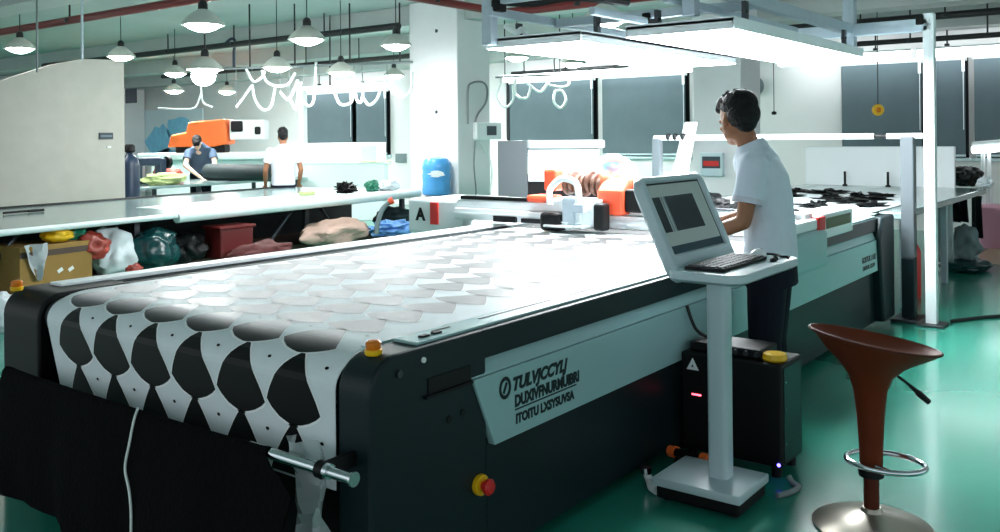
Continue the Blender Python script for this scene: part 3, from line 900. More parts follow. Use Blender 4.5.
# ================================================================== LIGHT FRAME OVER THE MACHINE
def light_box(x0, x1, y0, y1, label, z=2.1):
    t = thing('light_box', label, 'light', ((x0 + x1) / 2, (y0 + y1) / 2, z))
    bm = BM(); box(bm, (x0 + 0.006, y0 + 0.006, z), (x1 - 0.006, y1 - 0.006, z + 0.02)); obj('diffuser', bm, K['panel_light'], t)
    bm = BM()
    box(bm, (x0, y0, z + 0.004), (x0 + 0.015, y1, z + 0.07), 0.004); box(bm, (x1 - 0.015, y0, z + 0.004), (x1, y1, z + 0.07), 0.004)
    box(bm, (x0, y0, z + 0.004), (x1, y0 + 0.015, z + 0.07), 0.004); box(bm, (x0, y1 - 0.015, z + 0.004), (x1, y1, z + 0.07), 0.004)
    box(bm, (x0, y0, z + 0.05), (x1, y1, z + 0.075))
    obj('housing', bm, K['white'], t)
    for fx in (0.12, 0.88):
        for y in (y0 + 0.06, y1 - 0.06):
            x = x0 + (x1 - x0) * fx
            bm = BM(); box(bm, (x - 0.03, y - 0.012, z + 0.07), (x + 0.03, y + 0.012, z + 0.2), 0.003); cyl(bm, (x, y - 0.02, z + 0.14), (x, y + 0.02, z + 0.14), 0.012, seg=8)
            obj('bracket', bm, K['darksteel'], t)
    return t
light_box(4.9, 7.38, 3.06, 3.82, 'left glowing white light box over the machine bed')
light_box(4.92, 7.5, 2.05, 2.75, 'right glowing white light box above the operator')
fr = thing('lighting_truss', 'aluminium frame with a floor post carrying the two light boxes', 'frame', (7.66, 1.6, 0))
ZF = 2.30
def beam(name, a, b, w=0.026, h=0.03, mk='alu'):
    a = Vector(a); b = Vector(b)
    bm = BM()
    if abs(a.x - b.x) > abs(a.y - b.y):
        box(bm, (min(a.x, b.x), a.y - w, a.z - h), (max(a.x, b.x), a.y + w, a.z + h), 0.006)
        for s in (-1, 1):
            box(bm, (min(a.x, b.x), a.y + s * w - 0.002, a.z - 0.008), (max(a.x, b.x), a.y + s * w + 0.002, a.z + 0.008))
    elif abs(a.y - b.y) > 0.01:
        box(bm, (a.x - w, min(a.y, b.y), a.z - h), (a.x + w, max(a.y, b.y), a.z + h), 0.006)
        for s in (-1, 1):
            box(bm, (a.x + s * w - 0.002, min(a.y, b.y), a.z - 0.008), (a.x + s * w + 0.002, max(a.y, b.y), a.z + 0.008))
    else:
        box(bm, (a.x - w, a.y - w, min(a.z, b.z)), (a.x + w, a.y + w, max(a.z, b.z)), 0.006)
        for s in (-1, 1):
            box(bm, (a.x + s * w - 0.002, a.y - 0.008, min(a.z, b.z)), (a.x + s * w + 0.002, a.y + 0.008, max(a.z, b.z)))
    return obj(name, bm, K[mk], fr)
beam('long_beam', (4.8, 3.72, ZF + 0.04), (7.7, 3.72, ZF + 0.04))
beam('long_beam', (4.8, 2.2, ZF + 0.05), (7.7, 2.2, ZF + 0.05), 0.035, 0.04)
beam('long_beam', (4.8, 2.42, ZF), (7.0, 2.42, ZF), 0.02, 0.025)
beam('long_beam', (4.85, 2.95, ZF - 0.02), (7.4, 2.95, ZF - 0.02), 0.02, 0.025)
beam('cross_beam', (4.86, 2.2, ZF + 0.12), (4.86, 3.72, ZF + 0.12))
beam('cross_beam', (5.6, 2.2, ZF + 0.03), (5.6, 3.72, ZF + 0.03), 0.03, 0.03)
beam('cross_beam', (7.66, 1.58, ZF + 0.04), (7.66, 3.72, ZF + 0.04), 0.04, 0.05)
beam('drop_column', (4.86, 3.76, 2.12), (4.86, 3.76, 3.4), 0.04)
beam('drop_column', (4.95, 2.33, 2.2), (4.95, 2.33, 3.4), 0.04)
beam('drop_column', (7.66, 2.2, 2.2), (7.66, 2.2, 3.4), 0.045)
beam('floor_post', (7.66, 1.6, 0.0), (7.66, 1.6, 2.43), 0.04, 0.04, 'white')
bm = BM(); box(bm, (7.55, 1.5, 0.0), (7.78, 1.7, 0.02), 0.004); obj('base_plate', bm, K['darksteel'], fr)
for p in ((7.66, 1.66, 2.38), (4.86, 3.68, 2.38), (4.95, 2.28, 2.36), (5.6, 2.95, 2.3)):
    bm = BM(); box(bm, (p[0] - 0.05, p[1] - 0.03, p[2] - 0.04), (p[0] + 0.05, p[1] + 0.03, p[2] + 0.04), 0.01); obj('clamp', bm, K['black'], fr)
bm = BM(); tube(bm, spline([(4.9, 3.7, 2.42), (5.0, 3.5, 2.4), (5.1, 3.3, 2.43), (5.2, 3.1, 2.41), (5.4, 3.0, 2.4)], 6), 0.03, 8)
obj('cable_chain', bm, K['cable_black'], fr, True)
bm = BM(); tube(bm, spline([(4.9, 3.66, 2.25), (4.92, 3.58, 2.2), (4.96, 3.56, 2.22), (4.99, 3.52, 2.14)], 5), 0.02, 8)
obj('cable_end', bm, K['cable_white'], fr, True)

# feed rail frame at the far end of the machine
t = thing('feed_rail_stand', 'grey post and white rail standing across the far end of the machine', 'frame', (7.78, 1.79, 0))
bm = BM(); box(bm, (7.73, 1.74, 0.5), (7.83, 1.84, 1.47), 0.008); obj('upright', bm, K['postgrey'], t)
bm = BM(); box(bm, (7.73, 1.74, 0.02), (7.83, 1.84, 0.5), 0.008); obj('lower_upright', bm, K['dark'], t)
bm = BM(); box(bm, (7.62, 1.68, 0.0), (7.95, 1.9, 0.025), 0.006); obj('base_plate', bm, K['darksteel'], t)
bm = BM(); box(bm, (7.74, 3.98, 0.0), (7.82, 4.06, 1.47), 0.008); obj('upright', bm, K['postgrey'], t)
bm = BM(); cyl(bm, (7.78, 1.68, 1.475), (7.78, 1.95, 1.475), 0.024, seg=14); cyl(bm, (7.78, 2.05, 1.475), (7.78, 4.05, 1.475), 0.024, seg=14); obj('rail', bm, K['white'], t, True)
bm = BM(); cyl(bm, (7.78, 1.95, 1.475), (7.78, 2.05, 1.475), 0.016, seg=12); obj('coupling', bm, K['black'], t, True)
for y in (3.75, 3.83, 3.9):
    bm = BM(); ball(bm, (7.78, y, 1.485), (0.035, 0.035, 0.035), sub=2); obj('clip', bm, K['black'], t, True)
# slanted white arm
a, b = at_d(683, 172, 8.7), at_d(690, 122, 8.7)
bm = BM()
u_ = RT * 0.075
prism(bm, [a - u_ * 1.3 + UP * -0.02, a + u_ * 0.7, b + u_ * 1.0, b - u_ * 0.5], FW * 0.08, bev=0.01)
box(bm, (a.x - 0.15, a.y - 0.1, 0.0), (a.x + 0.1, a.y + 0.15, a.z), 0.01)
o = obj('slanted_arm', bm, K['white'], None); pivot(o, (a.x, a.y, 0)); tag(o, 'white slanted arm rising behind the screen, left of the operator', 'arm')

# ================================================================== OPERATOR CONSOLE
cs = thing('operator_console', 'pale pedestal console with a tilted screen and keyboard tray', 'console', (3.47, 1.56, 0))
bm = BM(); box(bm, (3.33, 1.385, 0.068), (3.64, 1.76, 0.105), 0.008, seg=2); obj('base_cover', bm, K['console'], cs, True)
bm = BM(); box(bm, (3.345, 1.395, 0.018), (3.625, 1.75, 0.068), 0.008); obj('base_frame', bm, K['black'], cs)
for x in (3.38, 3.59):
    for y in (1.43, 1.715):
        bm = BM(); cyl(bm, (x, y - 0.012, 0.016), (x, y + 0.012, 0.016), 0.016, seg=12); obj('caster', bm, K['darksteel'], cs, True)
bm = BM()
def rrect(cx, cy, hx, hy_, r, z, n=5):
    out = []
    for sx, sy, a0 in ((1, 1, 0), (-1, 1, PI / 2), (-1, -1, PI), (1, -1, 1.5 * PI)):
        for k in range(n):
            a = a0 + PI / 2 * k / (n - 1)
            out.append(Vector((cx + sx * (hx - r) + r * math.cos(a), cy + sy * (hy_ - r) + r * math.sin(a), z)))
    return out
rings(bm, [rrect(3.5, 1.535, 0.042, 0.042, 0.02, 0.1), rrect(3.5, 1.535, 0.042, 0.042, 0.02, 0.94)])
obj('column', bm, K['console'], cs, True)
bm = BM(); rings(bm, [rrect(3.5, 1.535, 0.05, 0.05, 0.02, 0.9), rrect(3.5, 1.52, 0.12, 0.1, 0.03, 0.945)]); obj('column_head', bm, K['console'], cs, True)
# tray (rounded slab) and screen shell
bm = BM()
XT0, XT1, YT0, YT1 = 3.14, 3.80, 1.295, 1.60
def rpoly(x0, x1, y0, y1, r, z, n=6):
    return rrect((x0 + x1) / 2, (y0 + y1) / 2, (x1 - x0) / 2, (y1 - y0) / 2, r, z, n)
rings(bm, [rpoly(XT0 + 0.02, XT1 - 0.02, YT0 + 0.02, YT1 - 0.01, 0.05, 0.942), rpoly(XT0, XT1, YT0, YT1, 0.06, 0.955), rpoly(XT0, XT1, YT0, YT1, 0.06, 0.978), rpoly(XT0 + 0.006, XT1 - 0.006, YT0 + 0.006, YT1 - 0.006, 0.055, 0.984)])
obj('keyboard_tray', bm, K['console'], cs, True)
# screen shell leaning back: local frame e1 = X, e2 up the slope, e3 normal towards the keyboard
yb, zb_ = 1.57, 0.965
yt_, zt_ = 1.738, 1.335
e2 = Vector((0, yt_ - yb, zt_ - zb_)); SH = e2.length; e2.normalize()
e1 = Vector((1, 0, 0)); e3 = Vector((0, -e2.z, e2.y))
XS0 = 3.2
def scr(u, v, w):
    return Vector((XS0, yb, zb_)) + e1 * u + e2 * v + e3 * w
XS0, SWID = 3.2, 0.58
def sring(u0, u1, v0, v1, r, w, n=5):
    return [scr(p.x, p.y, w) for p in rpoly(u0, u1, v0, v1, r, 0, n)]
bm = BM()
rings(bm, [sring(0.015, SWID - 0.015, -0.02, SH - 0.015, 0.05, -0.055), sring(0.0, SWID, -0.03, SH, 0.05, -0.04), sring(0, SWID, -0.03, SH, 0.05, -0.005), sring(0.006, SWID - 0.006, -0.024, SH - 0.006, 0.046, 0.0),
           sring(0.035, SWID - 0.04, 0.07, SH - 0.022, 0.012, 0.0), sring(0.04, SWID - 0.045, 0.075, SH - 0.027, 0.01, -0.012)], True, True)
mon = obj('monitor_shell', bm, K['console'], cs, True, angle=0.5)
def srect(u0, u1, v0, v1, w):
    b = BM(); b.faces.new([b.verts.new(scr(u, v, w)) for u, v in ((u0, v0), (u1, v0), (u1, v1), (u0, v1))]); return b
def splate(u0, u1, v0, v1, w, th=0.001):
    b = BM(); prism(b, [scr(u, v, w) for u, v in ((u0, v0), (u1, v0), (u1, v1), (u0, v1))], e3 * th); return b
U0_, U1_, V0_, V1_ = 0.042, SWID - 0.047, 0.077, SH - 0.029
obj('screen', splate(U0_, U1_, V0_, V1_, -0.0115), K['screen'], mon)
UW, VH = U1_ - U0_, V1_ - V0_
bm = BM()
for a in ((0, 0.012, 0, 1), (0.988, 1, 0, 1), (0, 1, 0.975, 1)):
    merge(bm, splate(U0_ + UW * a[0], U0_ + UW * a[1], V0_ + VH * a[2], V0_ + VH * a[3], -0.0105))
obj('screen_bezel', bm, K['black'], mon)
bm = BM(); merge(bm, splate(U0_ + UW * 0.25, U0_ + UW * 0.78, V0_ + VH * 0.3, V0_ + VH * 0.80, -0.0105)); merge(bm, splate(U0_ + UW * 0.03, U0_ + UW * 0.16, V0_ + VH * 0.3, V0_ + VH * 0.80, -0.0105)); obj('screen_window', bm, K['screen_dark'], mon)
bm = BM(); merge(bm, splate(U0_ + UW * 0.18, U0_ + UW * 0.2, V0_ + VH * 0.3, V0_ + VH * 0.80, -0.0105)); merge(bm, splate(U0_ + UW * 0.225, U0_ + UW * 0.245, V0_ + VH * 0.3, V0_ + VH * 0.80, -0.0105)); obj('screen_line', bm, K['screen_light'], mon)
bm = BM(); merge(bm, splate(U0_, U1_, V0_, V0_ + VH * 0.11, -0.0105)); obj('screen_bar', bm, K['screen_bar'], mon)
# keyboard and mouse resting on the tray
kb = thing('keyboard', 'dark keyboard lying on the console tray', 'keyboard', (3.42, 1.47, 0.984))
bm = BM(); box(bm, (3.2, 1.385, 0.9845), (3.64, 1.545, 0.998), 0.004); obj('keyboard_base', bm, K['black'], kb)
bm = BM()
for r in range(5):
    for c in range(14):
        x = 3.212 + c * 0.0302; y = 1.395 + r * 0.029
        box(bm, (x, y, 0.997), (x + 0.025, y + 0.024, 1.003), 0.002)
ko = obj('key_block', bm, K['key'], kb); ko['kind'] = 'stuff'
ms = thing('mouse', 'pale computer mouse on the far end of the console tray', 'mouse', (3.72, 1.44, 0.984))
bm = BM(); ball(bm, (3.71, 1.45, 0.986), (0.055, 0.032, 0.032), sub=3, flat=-0.0015); obj('mouse_body', bm, K['white'], ms, True)
bm = BM(); box(bm, (3.735, 1.448, 1.008), (3.755, 1.452, 1.016), 0.002); obj('scroll_wheel', bm, K['black'], ms)
bm = BM(); tube(bm, spline([(3.765, 1.45, 0.99), (3.785, 1.42, 0.989), (3.765, 1.38, 0.989), (3.73, 1.36, 0.989), (3.74, 1.33, 0.989), (3.70, 1.32, 0.989)], 6), 0.005, 7); obj('mouse_cable', bm, K['cable_black'], ms, True)
bm = BM(); ball(bm, (3.6, 1.345, 0.989), (0.02, 0.014, 0.012), sub=2); ball(bm, (3.64, 1.352, 0.991), (0.016, 0.014, 0.012), sub=2)
o = obj('usb_plug', bm, K['black'], None, True); pivot(o, (3.62, 1.345, 0.985)); tag(o, 'small black plug lying on the front edge of the tray', 'plug')

# ================================================================== BLACK CHILLER BOX BEHIND THE CONSOLE
bx = thing('chiller_box', 'black metal chiller box standing behind the console base', 'box', (3.97, 1.64, 0))
BX0, BX1, BY0, BY1, BZ = 3.86, 4.12, 1.41, 1.885, 0.5
bm = BM(); box(bm, (BX0, BY0, 0.05), (BX1, BY1, BZ), 0.012); obj('casing', bm, K['black'], bx)
bm = BM(); box(bm, (BX0 + 0.02, BY0 - 0.004, 0.07), (BX1 - 0.02, BY0, BZ - 0.02), 0.003); obj('side_panel', bm, K['dark'], bx)
for z in (0.15, 0.3, 0.42):
    bm = BM(); cyl(bm, (BX0 + 0.035, BY0 - 0.002, z), (BX0 + 0.035, BY0 - 0.008, z), 0.006, seg=8); obj('screw', bm, K['steel'], bx)
bm = BM(); box(bm, (BX0 + 0.03, BY0 + 0.1, BZ), (BX1 - 0.03, BY1 - 0.03, BZ + 0.045), 0.01); obj('top_unit', bm, K['black'], bx)
bm = BM()
for y in (1.53, 1.58, 1.63):
    cyl(bm, (BX0 + 0.028, y, BZ + 0.024), (BX0 + 0.018, y, BZ + 0.024), 0.012, seg=10)
obj('port', bm, K['darksteel'], bx)
bm = BM(); prism(bm, [(BX0 - 0.002, 1.855, 0.42), (BX0 - 0.002, 1.795, 0.42), (BX0 - 0.002, 1.825, 0.475)], (0.004, 0, 0)); sg = obj('warning_triangle', bm, K['sign_white'], bx)
bm = BM(); prism(bm, [(BX0 - 0.003, 1.831, 0.433), (BX0 - 0.003, 1.819, 0.433), (BX0 - 0.003, 1.825, 0.447)], (0.001, 0, 0)); obj('warning_mark', bm, K['sign_dark'], sg)
bm = BM(); box(bm, (BX0 - 0.003, 1.785, 0.305), (BX0, 1.83, 0.312)); obj('red_display', bm, K['led_red'], bx)
bm = BM(); ball(bm, (BX0 - 0.002, 1.425, 0.065), 0.008, sub=2); obj('blue_lamp', bm, K['led_blue'], bx)
for x in (BX0 + 0.04, BX1 - 0.04):
    for y in (BY0 + 0.04, BY1 - 0.04):
        bm = BM(); cyl(bm, (x, y, 0), (x, y, 0.055), 0.022, seg=12); obj('foot', bm, K['black'], bx)
# yellow tape on top
t = thing('tape_roll', 'yellow tape roll lying on the corner of the black chiller box', 'tape', (3.93, 1.475, BZ))
bm = BM(); lathe(bm, [(0.024, 0.002), (0.05, 0.002), (0.055, 0.01), (0.05, 0.032), (0.024, 0.036)], 20, (3.93, 1.465, BZ)); obj('tape_ring', bm, K['yellow'], t, True)
bm = BM(); lathe(bm, [(0.018, 0.004), (0.024, 0.004), (0.024, 0.034), (0.018, 0.034)], 16, (3.93, 1.465, BZ)); obj('tape_core', bm, K['card'], t, True)
# loose hoses
def wire(name, pts, r, mk, label, cat='cable', n=6):
    bm = BM(); tube(bm, spline(pts, n), r, 8); o = obj(name, bm, K[mk], None, True); pivot(o, pts[0]); return tag(o, label, cat)
wire('cable', [(3.99, 1.8, 0.545), (3.95, 1.84, 0.58), (3.93, 1.86, 0.63), (3.93, 1.885, 0.7)], 0.008, 'cable_black', 'black cable running from the chiller box up to the machine')
wire('cable', [(3.66, 1.36, 0.012), (3.72, 1.33, 0.012), (3.8, 1.32, 0.012), (3.84, 1.36, 0.012), (3.85, 1.38, 0.03)], 0.012, 'cable_grey', 'grey cable on the floor right of the console base')
q1, q2 = at_x(675, 452, 3.74), at_x(704, 459, 3.69)
t = thing('pump', 'black pump with two orange caps behind the console base', 'pump', (3.74, 1.72, 0.0))
bm = BM(); box(bm, (3.68, 1.62, 0.0), (3.8, 1.84, q2.z - 0.02), 0.012); tube(bm, [q1, q2], 0.02, 16); obj('pump_body', bm, K['black'], t)
for q, e_ in ((q1, (q1 - q2).normalized()), (q2, (q2 - q1).normalized())):
    bm = BM(); tube(bm, [q - e_ * 0.01, q + e_ * 0.03], 0.026, 18); obj('orange_cap', bm, K['orange'], t)
t = thing('drain_fitting', 'pale pipe fitting on the floor left of the console base', 'fitting', (3.45, 1.82, 0))
bm = BM(); tube(bm, spline([(3.4, 1.775, 0.02), (3.42, 1.81, 0.022), (3.46, 1.84, 0.03), (3.47, 1.86, 0.06)], 6), 0.018, 10); obj('fitting_pipe', bm, K['white'], t, True)
bm = BM(); lathe(bm, [(0.018, 0.05), (0.026, 0.055), (0.026, 0.08), (0.012, 0.082)], 14, (3.47, 1.862, 0)); obj('fitting_ring', bm, K['steel'], t, True)

# ================================================================== BAR STOOL
st = thing('bar_stool', 'brown orange moulded bar stool on a round grey base', 'stool', (3.608, 0.973, 0), rz=0)
bm = BM(); lathe(bm, [(0.0, 0.0), (0.212, 0.0), (0.217, 0.008), (0.185, 0.022), (0.1, 0.045), (0.04, 0.06), (0.034, 0.075), (0, 0.075)], 40); obj('base_disc', bm, K['stool_base'], st, True, world=False)
bm = BM(); cyl(bm, (0, 0, 0.07), (0, 0, 0.25), 0.028, seg=20); obj('gas_column', bm, K['stool_in'], st, True, world=False)
# seat shell: rings morph from round stem to a tilted saddle
# local axis d = image right (seat front), back edge is on the image left
dv = (RT * 1.0); dv.z = 0; dv.normalize(); wv = Vector((-dv.y, dv.x, 0))
def seat_ring(r_d0, r_d1, r_w, off, z, tilt, lift=0.0, n=32):
    out = []
    for k in range(n):
        a = 2 * PI * k / n
        c, s = math.cos(a), math.sin(a)
        rd = r_d1 if c > 0 else r_d0
        p = dv * (off + rd * c) + wv * (r_w * s)
        out.append(p + Vector((0, 0, z + tilt * c + lift * c * c)))
    return out
OUT = [(0.040, 0.040, 0.040, 0.0, 0.2, 0), (0.043, 0.043, 0.043, 0.0, 0.3, 0), (0.05, 0.05, 0.05, 0.0, 0.42, 0), (0.062, 0.06, 0.06, 0.0, 0.52, 0), (0.08, 0.08, 0.08, 0.0, 0.575, -0.004),
       (0.115, 0.125, 0.115, 0.0, 0.62, -0.012), (0.16, 0.18, 0.15, 0.0, 0.655, -0.024), (0.205, 0.225, 0.18, 0.01, 0.69, -0.04), (0.23, 0.248, 0.195, 0.01, 0.708, -0.045)]
bm = BM()
rr = [seat_ring(*o_) for o_ in OUT]
rr.append(seat_ring(0.225, 0.244, 0.19, 0.01, 0.713, -0.045))
rr.append(seat_ring(0.2, 0.22, 0.165, 0.01, 0.69, -0.04))
rr.append(seat_ring(0.12, 0.14, 0.11, 0.01, 0.66, -0.024))
rr.append(seat_ring(0.03, 0.03, 0.03, 0.01, 0.648, -0.004))
rings(bm, rr)
obj('seat_shell', bm, K['stool'], st, True, world=False)
bm = BM()
P = seat_ring(0.23, 0.248, 0.195, 0.01, 0.711, -0.045, n=40)
tube(bm, P + [P[0]], 0.006, 8, caps=False); obj('seat_rim', bm, K['stool_in'], st, True, world=False)
bm = BM(); tube(bm, [dv * 0.07 + Vector((0, 0, 0.6)), dv * 0.14 + Vector((0, 0, 0.545)), dv * 0.18 + Vector((0, 0, 0.51))], [0.006, 0.006, 0.01], 10); cyl(bm, dv * 0.18 + Vector((0, 0, 0.51)), dv * 0.222 + Vector((0, 0, 0.472)), 0.013, 0.011, 12); obj('lift_lever', bm, K['black'], st, True, world=False)
bm = BM()
ring_pts = [dv * (0.055 + 0.143 * math.cos(2 * PI * k / 40)) + wv * (0.118 * math.sin(2 * PI * k / 40)) + Vector((0, 0, 0.245 - 0.01 * math.cos(2 * PI * k / 40))) for k in range(41)]
tube(bm, ring_pts, 0.011, 10, caps=False)
for s in (-1, 1):
    cyl(bm, wv * (0.03 * s) + Vector((0, 0, 0.243)), dv * 0.04 + wv * (0.116 * s) + Vector((0, 0, 0.243)), 0.009, seg=8)
obj('foot_ring', bm, K['steel'], st, True, world=False)
bm = BM(); lathe(bm, [(0.044, 0.2), (0.046, 0.195), (0.046, 0.222), (0.042, 0.226)], 24); obj('shell_collar', bm, K['black'], st, True, world=False)

# ================================================================== PEOPLE
def head_shapes(bm, M, big=1.0):
    def b(c, r, sub=3):
        b2 = BM(); ball(b2, c, r, sub=sub)
        bmesh.ops.transform(b2, matrix=M, verts=b2.verts); merge(bm, b2)
    b((0, -0.012, 0.03), (0.073, 0.094, 0.085))          # skull
    b((0, 0.018, -0.025), (0.06, 0.068, 0.075))          # face
    b((0, 0.04, -0.078), (0.036, 0.04, 0.03))            # chin
    b((0.03, 0.01, -0.06), (0.03, 0.05, 0.035)); b((-0.03, 0.01, -0.06), (0.03, 0.05, 0.035))   # jaw
    b((0, 0.09, -0.02), (0.012, 0.02, 0.026), 2)         # nose
    b((0, 0.1, -0.032), (0.016, 0.014, 0.011), 2)
    b((0.03, 0.072, 0.012), (0.022, 0.014, 0.01), 2); b((-0.03, 0.072, 0.012), (0.022, 0.014, 0.01), 2)   # brow
    b((0.036, 0.062, -0.022), (0.02, 0.016, 0.016), 2); b((-0.036, 0.062, -0.022), (0.02, 0.016, 0.016), 2)  # cheeks
    b((0, 0.082, -0.057), (0.022, 0.012, 0.006), 2); b((0, 0.081, -0.067), (0.019, 0.012, 0.007), 2)      # lips
    for s in (-1, 1):
        b((s * 0.074, -0.008, -0.012), (0.009, 0.02, 0.031), 2)                                            # ears
        b((s * 0.076, -0.005, -0.034), (0.007, 0.01, 0.012), 2)

def hand_shapes(bm, wrist, d, up, side, s=1.0, curl=0.35):
    """wrist point, finger direction d, back-of-hand normal up, side +1 when the thumb is towards d x up"""
    d = Vector(d).normalized(); up = Vector(up); up = (up - d * up.dot(d)).normalized(); w = d.cross(up).normalized() * side
    W_ = Vector(wrist)
    pc = W_ + d * 0.045 * s
    limb(bm, [W_, W_ + d * 0.03 * s + w * 0.008, W_ + d * 0.08 * s + w * 0.024 * s], [0.026 * s, 0.021 * s, 0.014 * s])
    limb(bm, [W_ + d * 0.03 * s, W_ + d * 0.085 * s], [0.021 * s, 0.015 * s])
    limb(bm, [W_ + d * 0.03 * s - w * 0.008, W_ + d * 0.078 * s - w * 0.022 * s], [0.02 * s, 0.013 * s])
    for off, ln, r in ((0.03, 0.072, 0.0088), (0.01, 0.08, 0.009), (-0.011, 0.074, 0.0088), (-0.031, 0.058, 0.0078)):
        p = W_ + (d * 0.084 + w * off) * s
        pts = [p]; a = curl * 0.5
        for k, f in enumerate((0.45, 0.32, 0.23)):
            dd = (d * math.cos(a) - up * math.sin(a) + w * off * 1.6).normalized()
            p = p + dd * ln * f * s; pts.append(p); a += curl
        limb(bm, pts, [r * s * q for q in (1.05, 1.0, 0.95, 0.85)], 8)
    p = W_ + (d * 0.03 + w * 0.026) * s
    limb(bm, [p, p + (d * 0.028 + w * 0.026 - up * 0.008) * s, p + (d * 0.056 + w * 0.034 - up * 0.018) * s], [0.014 * s, 0.0105 * s, 0.009 * s], 8)

def rigid_ring(c, rx_, ry_, n=28, tilt=0.0):
    out = []
    for k in range(n):
        a = 2 * PI * k / n
        ca, sa = math.cos(a), math.sin(a)
        x = rx_ * math.copysign(abs(ca) ** 0.8, ca); y = ry_ * math.copysign(abs(sa) ** 0.9, sa)
        out.append(Vector((c[0] + x, c[1] + y, c[2] + tilt * y)))
    return out

def person(label, loc, rz, J, mats, voxel=0.008, collar=True, hair_len=0.0, cat='person'):
    """J: joints in the person's own frame, facing +Y, left = -X"""
    t = thing('person', label, cat, loc, None, rz)
    hipz, shz = J['hip'], J['shoulder']
    bm = BM()
    HM = Matrix.Translation(Vector(J['head'])) @ Euler(J['head_rot']).to_matrix().to_4x4() @ Matrix.Scale(J.get('head_size', 1.0), 4)
    head_shapes(bm, HM)
    nb = Vector(J['neck'])
    limb(bm, [nb + Vector((0, -0.01, -0.06)), nb, HM @ Vector((0, -0.02, -0.03))], [0.065, 0.054, 0.056])
    tor = J['torso']                       # (x, y, z, rx, ry)
    rings(bm, [rigid_ring(q[:3], q[3] * 0.86, q[4] * 0.84) for q in tor])
    for s, key in ((-1, 'L'), (1, 'R')):
        a, e, h = [Vector(v) for v in J['arm' + key]]
        limb(bm, [a, a.lerp(e, 0.5), e, e.lerp(h, 0.35), h], [0.05, 0.046, 0.037, 0.039, 0.026])
        f = (h - e).normalized()
        hand_shapes(bm, h, J.get('hand_dir', f) if 'hand_dir' in J else f, (0, -0.15, 1), -s if f.z > -0.8 else s)
        hp, k_, an = [Vector(v) for v in J['leg' + key]]
        limb(bm, [hp, hp.lerp(k_, 0.5), k_, k_.lerp(an, 0.35), an], [0.085, 0.075, 0.056, 0.055, 0.038])
        limb(bm, [an, an + Vector((0, 0.05, -0.04)), an + Vector((0, 0.15, -0.055))], [0.036, 0.034, 0.028])
    body = obj('body', fused(bm, voxel, 2), mats['skin'], t, True, world=False, angle=3)
    # shirt
    bm = BM()
    rings(bm, [rigid_ring(q[:3], q[3], q[4]) for q in tor])
    for key in 'LR':
        a, e, h = [Vector(v) for v in J['arm' + key]]
        sl = a.lerp(e, J.get('sleeve', 0.62))
        ball(bm, a, 0.07, sub=3)
        tube(bm, [a, a.lerp(sl, 0.6), sl], [0.07, 0.069, 0.07], 20)
    top = Vector(tor[-1][:3])
    limb(bm, [top + Vector((0, 0, -0.05)), nb + Vector((0, -0.012, -0.035))], [0.11, 0.07])
    shirt = obj('shirt', fused(bm, voxel, 3), mats['shirt'], t, True, world=False, angle=3)
    if collar:
        bm = BM()
        ax = (HM @ Vector((0, -0.02, -0.03)) - nb).normalized()
        u, v = frame_of(ax)
        rr_ = []
        for rad, h_ in ((0.073, -0.045), (0.069, -0.005), (0.067, 0.012), (0.074, 0.006), (0.083, -0.03)):
            rr_.append([nb + ax * h_ + (u * math.cos(2 * PI * k / 24) + v * math.sin(2 * PI * k / 24)) * rad + Vector((0, -0.008, 0)) for k in range(24)])
        rings(bm, rr_, True, False)
        obj('collar', bm, mats['shirt'], shirt, True, world=False)
        for key in 'LR':
            a, e, h = [Vector(v) for v in J['arm' + key]]
            sl = a.lerp(e, J.get('sleeve', 0.62)); d = (e - a).normalized()
            bm = BM(); tube(bm, [sl - d * 0.022, sl + d * 0.004], [0.0725, 0.0725], 24); obj('cuff', bm, mats.get('cuff', mats['shirt']), shirt, True, world=False)
    # trousers
    bm = BM()
    q = tor[0]
    rings(bm, [rigid_ring((q[0], q[1], q[2] - 0.12), q[3] * 0.98, q[4] * 1.0), rigid_ring((q[0], q[1], q[2] + 0.06), q[3] * 0.9, q[4] * 0.92)])
    for key in 'LR':
        hp, k_, an = [Vector(v) for v in J['leg' + key]]
        limb(bm, [hp, hp.lerp(k_, 0.5), k_], [0.1, 0.092, 0.078])
        tube(bm, [k_, k_.lerp(an, 0.5), an + Vector((0, 0, -0.03))], [0.078, 0.072, 0.07], 18)
    obj('trousers', fused(bm, voxel * 1.2, 3), mats['trousers'], t, True, world=False, angle=3)
    for key in 'LR':
        an = Vector(J['leg' + key][2])
        bm = BM(); ball(bm, an + Vector((0, 0.06, -0.045)), (0.048, 0.14, 0.05), sub=3, flat=-0.032); obj('shoe', bm, mats['shoe'], t, True, world=False)
    # hair
    bm = BM()
    random.seed(11)
    def hb(c, r):
        b2 = BM(); ball(b2, c, r, sub=3); bmesh.ops.transform(b2, matrix=HM, verts=b2.verts); merge(bm, b2)
    hb((0, -0.034, 0.066), (0.081, 0.098, 0.074)); hb((0, -0.055, 0.02), (0.079, 0.078, 0.075)); hb((0, -0.068, -0.02), (0.056, 0.04, 0.05))
    hb((0, 0.035, 0.092), (0.066, 0.06, 0.045))
    for k in range(46):
        a = random.uniform(0, 2 * PI); e_ = random.uniform(0.1, 1.4)
        c = Vector((0.078 * math.cos(a) * math.cos(e_), -0.028 + 0.098 * math.sin(a) * math.cos(e_), 0.055 + 0.085 * math.sin(e_)))
        if c.z < 0.06 and c.y > -0.03: continue
        d = (c - Vector((0, -0.03, 0.04))).normalized()
        b2 = BM(); tube(b2, [c - d * 0.02, c + d * 0.012 + Vector((0, 0.018, 0.002))], [0.018, 0.004], 7)
        bmesh.ops.transform(b2, matrix=HM, verts=b2.verts); merge(bm, b2)
